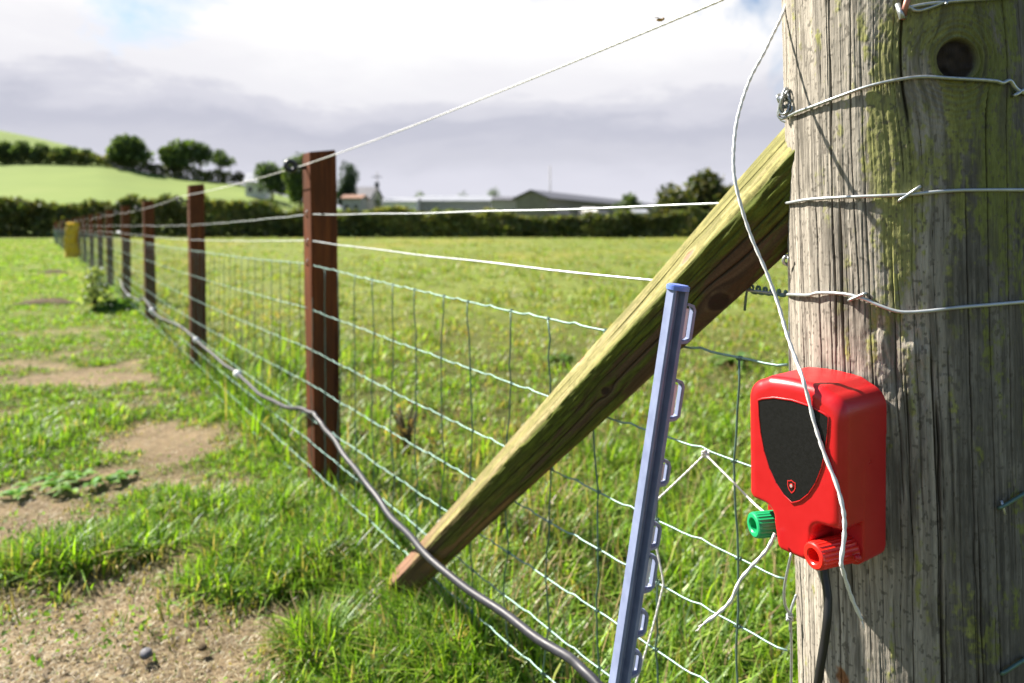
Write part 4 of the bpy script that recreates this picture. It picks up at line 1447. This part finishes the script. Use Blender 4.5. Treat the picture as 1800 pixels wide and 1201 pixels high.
def thatch():
    n = 60000
    y = geo(n, 1.2, 9, 1.2); x = (-.98 * y) + rng.uniform(0, 1, n) * (line_x(y) + .98 * y)
    b = bare(x, y)
    k2 = rng.uniform(0, 1, n) < np.clip(b * 1.1 + .05, 0, 1)
    x, y, b = x[k2], y[k2], b[k2]; n = len(x)
    h = rng.uniform(.012, .055, n)
    col = pick(n, [(.44, .37, .22), (.36, .29, .16), (.25, .18, .10), (.52, .46, .31), (.13, .09, .055)], [3, 3, 2.6, 1.0, 2.0]) * rng.uniform(.6, 1.05, n)[:, None]
    base = np.stack([x, y, gz(x, y) - .010 * b + rng.uniform(-.002, .006, n)], -1)
    # lying flat: strong bend
    blades('dead_thatch', base, h * .36, rng.uniform(.0009, .0022, n), rng.uniform(0, 6.28, n), rng.uniform(1.3, 2.6, n), col, M['straw'], 'flattened dry straw covering the worn earth patches', 2)
thatch()

# ------------------------------------------------------------------ broad-leaved weeds, stones, mound
def weed(c, r, n, label, name='weed_plant', hgt=.10, lw=.03, pal=((.13, .25, .04), (.19, .32, .06)), up_=.5, seed=1, one=False):
    rd = random.Random(seed)
    V = []; T = []; C = []
    g = float(gz(c[0], c[1]))
    cores = [(c[0] + rd.gauss(0, r * .5), c[1] + rd.gauss(0, r * .4)) for _ in range(max(1, n // 9))] if not one else [tuple(c[:2])]
    cc_ = c
    for i in range(n):
        c = cores[i % len(cores)]
        a = rd.uniform(0, 6.28); L = rd.uniform(.4, 1) * r * .5; el_ = rd.uniform(.15, up_)
        w_ = lw * rd.uniform(.6, 1.1)
        o = len(V)
        col = [x_ * rd.uniform(.75, 1.25) for x_ in pal[rd.randrange(len(pal))]]
        K = 5
        for k2 in range(K + 1):
            t = k2 / K
            rad = L * t
            zz = hgt * (el_ * 2.2 * t - 1.1 * el_ * t * t * 1.6) + .004 + rd.uniform(-.002, .002)
            ww = w_ * math.sin(math.pi * min(1, .12 + .88 * t)) * .5 + .001
            cx_, cy_ = c[0] + rad * math.cos(a), c[1] + rad * math.sin(a)
            for s_, dz in ((-1, ww * .35), (0, 0), (1, ww * .35)):
                V.append((cx_ - s_ * ww * math.sin(a), cy_ + s_ * ww * math.cos(a), g + zz + dz)); C.append(col)
        for k2 in range(K):
            for j in range(2):
                q = o + k2 * 3 + j
                T += [(q, q + 1, q + 4), (q, q + 4, q + 3)]
    c = cc_
    org = np.array([c[0], c[1], g])
    o_ = np_mesh(name, np.array(V) - org, None, M['leaf_near'], None, np.array(C), True, np.array(T))
    o_.location = tuple(org)
    tag(o_, label, 'plant')
    return o_
M['leaf_near'] = leafy('weed leaf', .45, .015, .5)
weed(gp(120, 850), .16, 90, 'low broad-leaved weed on the worn patch of grazed turf', hgt=.05, lw=.026, seed=3)
weed(gp(215, 838), .14, 26, 'smaller flat leafy weed beside the broad-leaved one on bare earth', hgt=.035, lw=.022, seed=4)
weed(gp(1290, 640), .45, 40, 'pale green dock plant out in the meadow beside the round post', 'dock_plant', .16, .07, ((.10, .18, .05), (.14, .22, .07)), .7, 5, True)
weed(gp(985, 640), .30, 60, 'low leafy dock plant in the meadow behind the brace', 'dock_plant', .14, .05, ((.08, .16, .03), (.11, .18, .04)), .7, 6, True)

def bush(c, r, h, n, label, seed, leaf=.05, cols=((.16, .22, .06), (.24, .28, .10)), name='leafy_weed', cat='plant', flowers=0):
    rd = np.random.default_rng(seed)
    g = float(gz(c[0], c[1]))
    root = empty(name, (c[0], c[1], g)); tag(root, label, cat)
    st = MB()
    for i in range(9):
        a = rd.uniform(0, 6.28); q = rd.uniform(.2, .8) * r
        st.tube([(0, 0, 0), (q * .4 * math.cos(a), q * .4 * math.sin(a), h * .5), (q * math.cos(a), q * math.sin(a), h * rd.uniform(.75, 1))], [.008, .006, .003], 5)
    st.build('stem', M['bark'], root)
    t = rd.uniform(.12, 1, n); a = rd.uniform(0, 6.28, n); q = r * np.sqrt(rd.uniform(.02, 1, n)) * (1.15 - .75 * t)
    P = np.stack([q * np.cos(a), q * np.sin(a), t * h], -1)
    leaf_quads('foliage', P, leaf, np.array(cols)[rd.integers(0, len(cols), n)] * rd.uniform(.7, 1.3, n)[:, None], rd, root)
    if flowers:
        for i in range(flowers):
            a = rd.uniform(0, 6.28); q = rd.uniform(.2, .9) * r * .6
            MB().blob((q * math.cos(a), q * math.sin(a), h * rd.uniform(.5, 1.02)), .020, (1, 1, .6), 7, 4).build('flower_head', M['joint'], root)
    return root
def leaf_quads(name, P, size, col, rd, parent, mat=None, flat=0.0):
    n = len(P)
    d1 = rd.normal(0, 1, (n, 3)); d1[:, 2] -= flat; d1 /= np.linalg.norm(d1, axis=1)[:, None]
    d2 = rd.normal(0, 1, (n, 3)); d2 -= d1 * (d1 * d2).sum(1)[:, None]; d2 /= np.linalg.norm(d2, axis=1)[:, None]
    d3 = np.cross(d1, d2)
    s = size * rd.uniform(.6, 1.3, n)[:, None]
    V = np.stack([P - d1 * s, P - d2 * s * .55 + d3 * s * .18, P + d1 * s, P + d2 * s * .55 + d3 * s * .18], 1).reshape(-1, 3)
    i0 = (np.arange(n) * 4)[:, None]
    T = np.concatenate([i0 + np.array([[0, 1, 2]]), i0 + np.array([[0, 2, 3]])])
    return np_mesh(name, V, None, mat or M['leaf'], parent, np.repeat(col, 4, axis=0), False, T)
def clover():
    rd = np.random.default_rng(77)
    n = 26000
    y = geo(n, 1.2, 7, 1.2); x = (-.95 * y) + rd.uniform(0, 1, n) * (line_x(y) + .1 + .95 * y)
    k2 = rd.uniform(0, 1, n) < sstep(.48, .66, fbm(x * 3.2, y * 3.2, 141, 3)) * (1 - .75 * bare(x, y))
    x, y = x[k2], y[k2]; n = len(x)
    P = np.stack([x, y, gz(x, y) + rd.uniform(.004, .035, n)], -1)
    col = np.array([(.12, .24, .03), (.17, .30, .045), (.22, .34, .06), (.10, .19, .035)])[rd.integers(0, 4, n)] * rd.uniform(.75, 1.25, n)[:, None]
    tag(leaf_quads('clover_leaves', P, .0075, col, rd, None, M['leaf_near'], 0), 'small round clover leaves mixed through the grazed turf', 'ground cover', kind='stuff')
bush(gp(166, 545), .20, .50, 260, 'tall pale leafy weed with whitish flower heads near the fence', 5, .036, ((.24, .29, .10), (.32, .36, .15)), flowers=16)
bush(gp(208, 543), .26, .11, 300, 'low dark green weed at the foot of the flowering weed', 6, .05, ((.05, .10, .02), (.07, .14, .03)))
bush(gp(620, 800) , .10, .10, 60, 'small leafy weed by the foot of the first square post', 7, .02, ((.08, .16, .03),))
bush(gp(716, 800), .13, .22, 70, 'brown dried dock stalk in the long grass beyond the netting', 8, .014, ((.24, .15, .07), (.32, .22, .10)), 'dried_dock')

clover()
def stone(c, r, label, seed, mat='stone'):
    rd = random.Random(seed); m = MB(); m.blob((0, 0, 0), r, (1.2, .95, .75), 12, 9)
    g = float(gz(c[0], c[1]))
    m.v = [(x * (1 + rd.uniform(-.12, .12)), y * (1 + rd.uniform(-.12, .12)), z * (1 + rd.uniform(-.1, .1))) for x, y, z in m.v]
    o = m.build('stone', M[mat]); o.location = (c[0], c[1], g + r * .4 + .004); o.rotation_euler = (0, 0, rd.uniform(0, 3))
    tag(o, label, 'stone')
stone(gp(257, 1160), .0135, 'small bluish grey stone lying on the straw covered earth', 1)
stone(gp(356, 1147), .010, 'smaller dark stone lying on the straw beside the bluish grey one', 2, 'soil')
def mound(c, rx, ry, h, label, rz=0):
    m = MB(); n = 28; V = [(0, 0, h)]; F = []
    for k2 in range(1, 6):
        t = k2 / 5
        for j in range(n):
            a = 2 * math.pi * j / n
            q = 1 + .22 * (float(vn(a * 2, k2 * .7, 81)) - .5)
            V.append((rx * t * math.cos(a) * q, ry * t * math.sin(a) * q, h * (1 - t * t) * (.8 + .5 * float(vn(a * 3, k2 * 2.1, 83))) - (.03 if k2 == 5 else 0)))
    for j in range(n):
        F.append((0, 1 + j, 1 + (j + 1) % n))
        for k2 in range(4):
            a_ = 1 + k2 * n + j; b_ = 1 + k2 * n + (j + 1) % n
            F.append((a_, a_ + n, b_ + n, b_))
    m.add(V, F)
    o = m.build('soil_mound', M['soil']); o.location = (c[0], c[1], float(gz(c[0], c[1])) - .005); o.rotation_euler = (0, 0, rz)
    tag(o, label, 'mound')
mound(gp(85, 532), .45, .20, .07, 'low mound of bare brown soil on the grazed turf near the fence')
mound(gp(95, 478), .35, .2, .07, 'small dark molehill further along the grazed turf')

# yellow sack slung over the fence far along, whitish marker at its end
sk = MB()
sx = up(126, 430, 18.6)
nx_, nz_ = 10, 14
V = []
for k2 in range(2):
    for i in range(nz_ + 1):
        for j in range(nx_ + 1):
            t = i / nz_; s_ = j / nx_ - .5
            wob = .03 * math.sin(j * 1.3 + i * .6) + .02 * math.sin(i * 1.7)
            V.append((s_ * (.29 + .06 * t), (.05 if k2 else -.05) + wob - .05 * math.cos(s_ * 3), .10 + .92 * (1 - t) + .03 * math.sin(j * 2.1) * (1 if i in (0, nz_) else 0)))
F = []
per = (nz_ + 1) * (nx_ + 1)
for k2 in range(2):
    for i in range(nz_):
        for j in range(nx_):
            a_ = k2 * per + i * (nx_ + 1) + j
            F.append((a_, a_ + 1, a_ + nx_ + 2, a_ + nx_ + 1))
for j in range(nx_):
    F.append((j, j + 1, per + j + 1, per + j))
sk.add(V, F)
o = sk.build('plastic_sack', M['yellow'])
o.location = (sx.x, sx.y, float(gz(sx.x, sx.y)))
tag(o, 'yellow plastic sack draped over the fence far along the row of posts', 'sack')

# ------------------------------------------------------------------ hedges, trees
def hedge(name, label, path, width, hfun, dens, leaf, cols, seed, zf=lambda x, y: 0.0):
    rd = np.random.default_rng(seed)
    path = np.array(path, float)
    seg = np.linalg.norm(np.diff(path, axis=0), axis=1); L = np.concatenate([[0], np.cumsum(seg)])
    n = int(L[-1] * dens)
    s = rd.uniform(0, L[-1], n)
    x = np.interp(s, L, path[:, 0]); y = np.interp(s, L, path[:, 1])
    hh = hfun(s, L[-1])
    t = rd.uniform(0, 1, n) ** .8
    lump = fbm(s * .55, t * 2.4, seed, 3) * 1.5 - .25
    wv = (rd.uniform(-1, 1, n)) 
    wv = np.sign(wv) * np.abs(wv) ** .5 * width * .5 * (.65 + .7 * lump) * (1 - .35 * t)
    yy = y + wv; zz = t * hh * (.62 + .70 * fbm(s * .7, wv * .5, seed + 3, 3))
    P = np.stack([x + rd.normal(0, .1, n), yy, zz + zf(x, yy)], -1)
    col = np.array(cols)[rd.integers(0, len(cols), n)] * rd.uniform(.6, 1.35, n)[:, None]
    tone = fbm(s * .35, t * 1.2, seed + 9, 3)[:, None]
    col = col * (.30 + 1.5 * tone) + np.array([.05, .035, .01]) * sstep(.58, .75, tone)
    org = np.array([path[0, 0], path[0, 1], 0])
    root = empty(name, tuple(org)); tag(root, label, 'hedge')
    leaf_quads('foliage', P - org, leaf, col, rd, root)
    # twiggy core
    m = MB()
    for i in range(int(L[-1] / 1.2)):
        s0 = i * 1.2 + rd.uniform(0, .6); x0 = np.interp(s0, L, path[:, 0]); y0 = np.interp(s0, L, path[:, 1]); h0 = float(hfun(np.array([s0]), L[-1])[0])
        z0 = float(zf(np.array([x0]), np.array([y0]))) if callable(zf) else 0
        for q in range(3):
            a = rd.uniform(0, 6.28)
            m.tube([(x0 - org[0], y0 - org[1], z0 - .1), (x0 - org[0] + .3 * math.cos(a), y0 - org[1] + .3 * math.sin(a), z0 + h0 * .5), (x0 - org[0] + .6 * math.cos(a), y0 - org[1] + .6 * math.sin(a), z0 + h0 * .9)], [.06, .045, .02], 5)
    m.build('stems', M['bark'], root)['kind'] = 'stuff'
    return root
GRN = ((.065, .095, .026), (.105, .140, .036), (.190, .200, .060), (.150, .135, .055))
hl = lambda s, L: 3.0 + .5 * (fbm(s * .25, s * 0, 91, 3) - .5) - .95 * sstep(.30, .62, s / L) + .9 * (1 - sstep(0, .12, np.abs(s / L - .355))) * .3
hedge('hedge', 'long dark overgrown hedge closing off the far side of the meadow', [(-62, 57), (-20, 57.5), (6, 57), (34, 57)], 2.6, hl, 800, .20, GRN, 21)

def tree(pxc, pyb, pyt, wpx, dep, label, seed, cols=GRN, name='tree', group=None, n=2600, leaf=None, trunk=.28, lobes=7, gx=None):
    rd = np.random.default_rng(seed)
    x = (pxc - 900) / FPX * dep
    u = x / dep
    zg = float(hill_h(u, dep)) - .1 if (dep > 60 and u < 0) else 0.0
    zb = CAM_H - (pyb - 397) / FPX * dep; zt = CAM_H - (pyt - 397) / FPX * dep
    zg = min(zg, zb)
    Ht = zt - zg; Wd = wpx / FPX * dep
    root = empty(name, (x, dep, zg)); tag(root, label, 'tree', group)
    m = MB()
    ch = Ht * (1 - trunk)
    m.tube([(0, 0, -.3), (.02 * Wd, 0, Ht * .2), (-.01 * Wd, 0, Ht * .45), (0, 0, Ht * .75)], [Ht * .035, Ht * .026, Ht * .018, Ht * .006], 8)
    for i in range(7):
        a = rd.uniform(0, 6.28); z0 = Ht * rd.uniform(trunk * .8, .55)
        m.tube([(0, 0, z0), (Wd * .16 * math.cos(a), Wd * .16 * math.sin(a), z0 + Ht * .1), (Wd * .34 * math.cos(a), Wd * .34 * math.sin(a), z0 + Ht * rd.uniform(.15, .3))], [Ht * .014, Ht * .009, Ht * .003], 6)
    m.build('trunk', M['bark'], root)
    # crown of several overlapping clumps of leaves
    n = int(n * 1.7); Wd *= 1.12
    cs = []
    for i in range(lobes):
        a = rd.uniform(0, 6.28); q = Wd * rd.uniform(.05, .30)
        cz = Ht * (trunk + (1 - trunk) * rd.uniform(.18, .74))
        cs.append((q * math.cos(a), q * math.sin(a), cz, Wd * rd.uniform(.17, .27), ch * rd.uniform(.18, .30)))
    cs.append((0, 0, Ht - ch * .30, Wd * .26, ch * .29))
    cs.append((0, 0, Ht * trunk + ch * .36, Wd * .40, ch * .30))
    cs = np.array(cs)
    k2 = rd.integers(0, len(cs), n)
    d_ = rd.normal(0, 1, (n, 3)); d_ /= np.linalg.norm(d_, axis=1)[:, None]
    rr = rd.uniform(.25, 1.0, n) ** .5 * (.85 + .3 * rd.uniform(0, 1, n))
    P = cs[k2, :3] + d_ * rr[:, None] * np.stack([cs[k2, 3], cs[k2, 3], cs[k2, 4]], -1)
    P = P[P[:, 2] > Ht * trunk * .55]; n = len(P)
    col = np.array(cols)[rd.integers(0, len(cols), n)] * rd.uniform(.65, 1.35, n)[:, None]
    leaf_quads('crown', P, leaf or Wd * .048, col, rd, root)
    return root
DK = ((.055, .090, .034), (.080, .120, .046), (.115, .155, .060))
LT = ((.085, .130, .034), (.115, .155, .042), (.065, .105, .032))
# rounded trees on the hillside hedge line
row = [(8, 284, 248, 50, 'bushy dark tree at the end of the hillside row, under the hill crest'), (38, 285, 246, 46, 'tallest bushy dark tree of the hillside row, under the hill crest'), (72, 286, 250, 40, 'bushy dark tree in the hillside row, between a taller and a rounder one'),
       (100, 287, 257, 36, 'small rounded tree in the middle of the hillside row'), (126, 288, 256, 36, 'rounded bushy tree next to last in the hillside row'), (148, 289, 260, 26, 'smallest tree, at the open gap ending the hillside row')]
for q, (a, b, c, w_, lab) in enumerate(row):
    tree(a, b, c, w_, 150, lab, 200 + q, DK, group='trees in the hillside row', n=1500, trunk=.06, lobes=6)
tree(232, 295, 241, 78, 150, 'large spreading tree standing alone beyond the hillside gap', 211, DK, n=2600, trunk=.14, lobes=9)
tree(314, 308, 246, 66, 150, 'tall rounded tree on the hillside with a bare gap of sky beside it', 212, LT, n=2600, trunk=.16, lobes=9)
tree(352, 312, 249, 46, 152, 'tree with airy crown touching the tall rounded tree', 213, DK, n=1300, trunk=.3, lobes=8)
tree(388, 318, 262, 44, 150, 'thin windswept tree at the low end of the hillside trees', 214, DK, n=700, trunk=.42, lobes=6)
tree(420, 328, 300, 30, 148, 'small brownish tree where the hillside trees end', 215, ((.09, .075, .035), (.07, .08, .03)), n=600, trunk=.15, lobes=5)
tree(478, 345, 284, 62, 118, 'dark broad tree beside the pale house on the hillside', 216, DK, n=1900, trunk=.18)
tree(528, 347, 268, 56, 112, 'tall light green tree behind the top of the first square post', 217, LT, n=2200, trunk=.14)
tree(574, 345, 283, 40, 116, 'slim green tree half hidden behind the first square post', 218, DK, n=1000, trunk=.14)
tree(608, 340, 282, 44, 120, 'dense dark conifer beside the first square post', 219, ((.022, .042, .024), (.028, .05, .026)), 'conifer_tree', n=1800, trunk=.08)
tree(738, 362, 334, 34, 165, 'small dark round tree rising behind the low white sheds', 220, DK, n=600, trunk=.2, lobes=5)
tree(814, 362, 336, 40, 165, 'small flat-topped tree behind the long grey shed roof', 221, DK, n=600, trunk=.2, lobes=5)
tree(872, 360, 329, 34, 160, 'round tree behind the gable of the big barn', 222, DK, n=700, trunk=.2, lobes=5)
tree(1108, 372, 339, 56, 110, 'low dark tree beyond the end of the long barn roof', 223, DK, n=1000, trunk=.1, lobes=6)
BR = ((.050, .068, .020), (.085, .095, .028), (.12, .11, .036), (.035, .05, .016))
tree(1180, 405, 322, 92, 62, 'large dark olive tree standing in the hedge, next to the brace', 224, BR, n=2600, trunk=.1, lobes=9)
tree(1240, 405, 298, 112, 61, 'tallest olive brown tree rising behind the upper end of the brace', 225, BR, n=3400, trunk=.1, lobes=10)
tree(1300, 405, 320, 80, 63, 'dark tree mostly hidden behind the upper end of the brace', 226, BR, n=2000, trunk=.1, lobes=8)
tree(664, 352, 336, 22, 118, 'tiny shrubby tree by the terracotta roofed house', 227, LT, n=300, trunk=.15, lobes=4)

# hedge along the hillside field edge
hp = []
for a_ in range(-260, 440, 35):
    dep = 149.0; x = (a_ - 900) / FPX * dep; hp.append((x, dep))
hedge('hedge', 'thin dark hedge under the hillside trees along the top of the sloping field', hp, 2.4, lambda s, L: 2.0 + 1.0 * fbm(s * .15, s * 0, 95, 3), 110, .34, GRN, 23,
      zf=lambda x, y: hill_h(np.asarray(x) / np.asarray(y), y))

# ------------------------------------------------------------------ farm buildings and poles
def house(px0, px1, dep, py_eave, py_ridge, depth_m, label, wall, roof, name='house', skew=0.0, wins=2, open_front=False, hip=0.0, z0=0.0, cat='building', ridge_l=0.0, ridge_r=0.0):
    x0 = (px0 - 900) / FPX * dep; x1 = (px1 - 900) / FPX * dep
    ze = CAM_H - (py_eave - 397) / FPX * dep; zr = CAM_H - (py_ridge - 397) / FPX * dep
    root = empty(name, ((x0 + x1) / 2, dep, z0), skew); tag(root, label, cat)
    w_ = (x1 - x0) / 2; e = ze - z0; r = zr - z0
    m = MB(); dp = depth_m / 2
    V = [(-w_, -dp, -1), (w_, -dp, -1), (w_, dp, -1), (-w_, dp, -1), (-w_, -dp, e), (w_, -dp, e), (w_, dp, e), (-w_, dp, e), (-w_, 0, r - .12), (w_, 0, r - .12)]
    F = [(0, 1, 5, 4), (1, 2, 6, 9, 5), (2, 3, 7, 6), (3, 0, 4, 8, 7)]
    m.add(V, F); m.build('wall', wall, root, False)
    m = MB(); o_ = .35; t = .15
    rise = (r - e) / dp
    y_e = dp + o_; z_e = e - o_ * rise
    V = []
    for sx_ in (-w_ - .3, w_ + .3):
        hx2 = hip if sx_ > 0 else -hip
        V += [(sx_, -y_e, z_e), (sx_ - hx2, 0, r), (sx_, y_e, z_e), (sx_, y_e, z_e + t), (sx_ - hx2, 0, r + t), (sx_, -y_e, z_e + t)]
    F = [(0, 1, 7, 6), (1, 2, 8, 7), (3, 4, 10, 9), (4, 5, 11, 10), (5, 0, 6, 11), (2, 3, 9, 8), (0, 5, 4, 1), (1, 4, 3, 2), (6, 7, 10, 11), (7, 8, 9, 10)]
    m.add(V, F); rf = m.build('roof', roof, root, False)
    for i in range(wins):
        xx = -w_ + (i + .5) / wins * 2 * w_
        hh = e * .32
        fr = MB().box((xx, -dp - .03, e * .55), (min(1.3, w_ * .5), .06, hh + .2)).build('window', M['white_wall'], root, False)
        MB().box((xx, -dp - .075, e * .55), (min(1.1, w_ * .42), .03, hh)).build('pane', M['glass'], fr, False)
    return root
def long_barn():
    L_, w_, e, r = 47.0, 2.5, 5.0, 6.1
    root = empty('barn', (23.5, 143, 0), math.radians(64)); tag(root, 'very long barn with a dark sloping sheet roof running away from the meadow', 'building')
    V = [(-L_, -w_, -1), (L_, -w_, -1), (L_, w_, -1), (-L_, w_, -1), (-L_, -w_, e), (L_, -w_, e), (L_, w_, e), (-L_, w_, e), (-L_, 0, r - .1), (L_, 0, r - .1)]
    MB().add(V, [(0, 1, 5, 4), (1, 2, 6, 9, 5), (2, 3, 7, 6), (3, 0, 4, 8, 7)]).build('wall', M['dark_wall'], root, False)
    V = []
    for x_ in (-L_ - .4, L_ + .4):
        V += [(x_, -w_ - .5, e - .13), (x_, 0, r), (x_, w_ + .5, e - .13), (x_, w_ + .5, e + .05), (x_, 0, r + .18), (x_, -w_ - .5, e + .05)]
    MB().add(V, [(0, 1, 7, 6), (1, 2, 8, 7), (3, 4, 10, 9), (4, 5, 11, 10), (5, 0, 6, 11), (2, 3, 9, 8), (0, 5, 4, 1), (1, 4, 3, 2), (6, 7, 10, 11), (7, 8, 9, 10)]).build('roof', M['slate'], root, False)
    for i in range(9):
        MB().box((-L_ + 6 + i * 9.5, -w_ - .05, 2.4), (6, .1, 2.6)).build('opening', M['glass'], root, False)
zh = lambda px, dep: float(hill_h((px - 900) / FPX, dep))
house(438, 470, 125, 322, 306, 7, 'pale house on the hillside beside a broad dark tree', M['white_wall'], M['tin'], skew=.2, z0=zh(454, 125) - .5)
house(622, 662, 128, 352, 330, 8, 'grey house beside the dense dark conifer', M['grey_wall'], M['slate'], skew=-.15, wins=2)
house(608, 640, 112, 350, 344, 5, 'low cottage with an orange terracotta roof', M['grey_wall'], M['terra'], wins=2, z0=zh(624, 112))
house(680, 735, 118, 356, 349, 6, 'low white shed with a pale roof in the farmyard', M['white_wall'], M['tin'], 'shed', wins=3)
house(738, 862, 124, 355, 346, 8, 'long low shed with a pale grey sheet roof', M['grey_wall'], M['tin'], 'shed', wins=6)
house(868, 912, 112, 354, 347, 9, 'tan walled barn joined to the longest roof', M['grey_wall'], M['slate'], 'barn', wins=2)
house(915, 940, 108, 366, 360, 4, 'small cream lean-to in front of the barn gable', M['white_wall'], M['tin'], 'shed', wins=1)
long_barn()
house(1026, 1044, 100, 373, 367, 3, 'tiny white hut peeping over the hedge top', M['white_wall'], M['white_wall'], 'hut', wins=1)
house(1112, 1132, 105, 375, 370, 4, 'pale shed at the low end of the longest barn', M['grey_wall'], M['tin'], 'shed', wins=1)
def pole(px, pyb, pyt, dep, label, arms=True, r=.11):
    x = (px - 900) / FPX * dep; zt = CAM_H - (pyt - 397) / FPX * dep
    root = empty('utility_pole', (x, dep, 0)); tag(root, label, 'pole')
    MB().tube([(0, 0, -.5), (0, 0, zt)], [r, r * .7], 10).build('mast', M['grey_wall'], root)
    if arms:
        MB().box((0, -.12, zt - .9), (1.7, .1, .14)).box((0, -.16, zt - 2.3), (.7, .5, .9)).build('crossarm', M['slate'], root, False)
pole(663, 352, 302, 118, 'wooden utility pole with a transformer by the grey house')
pole(967, 362, 291, 130, 'thin tall mast rising above the long barn roof', False, .13)
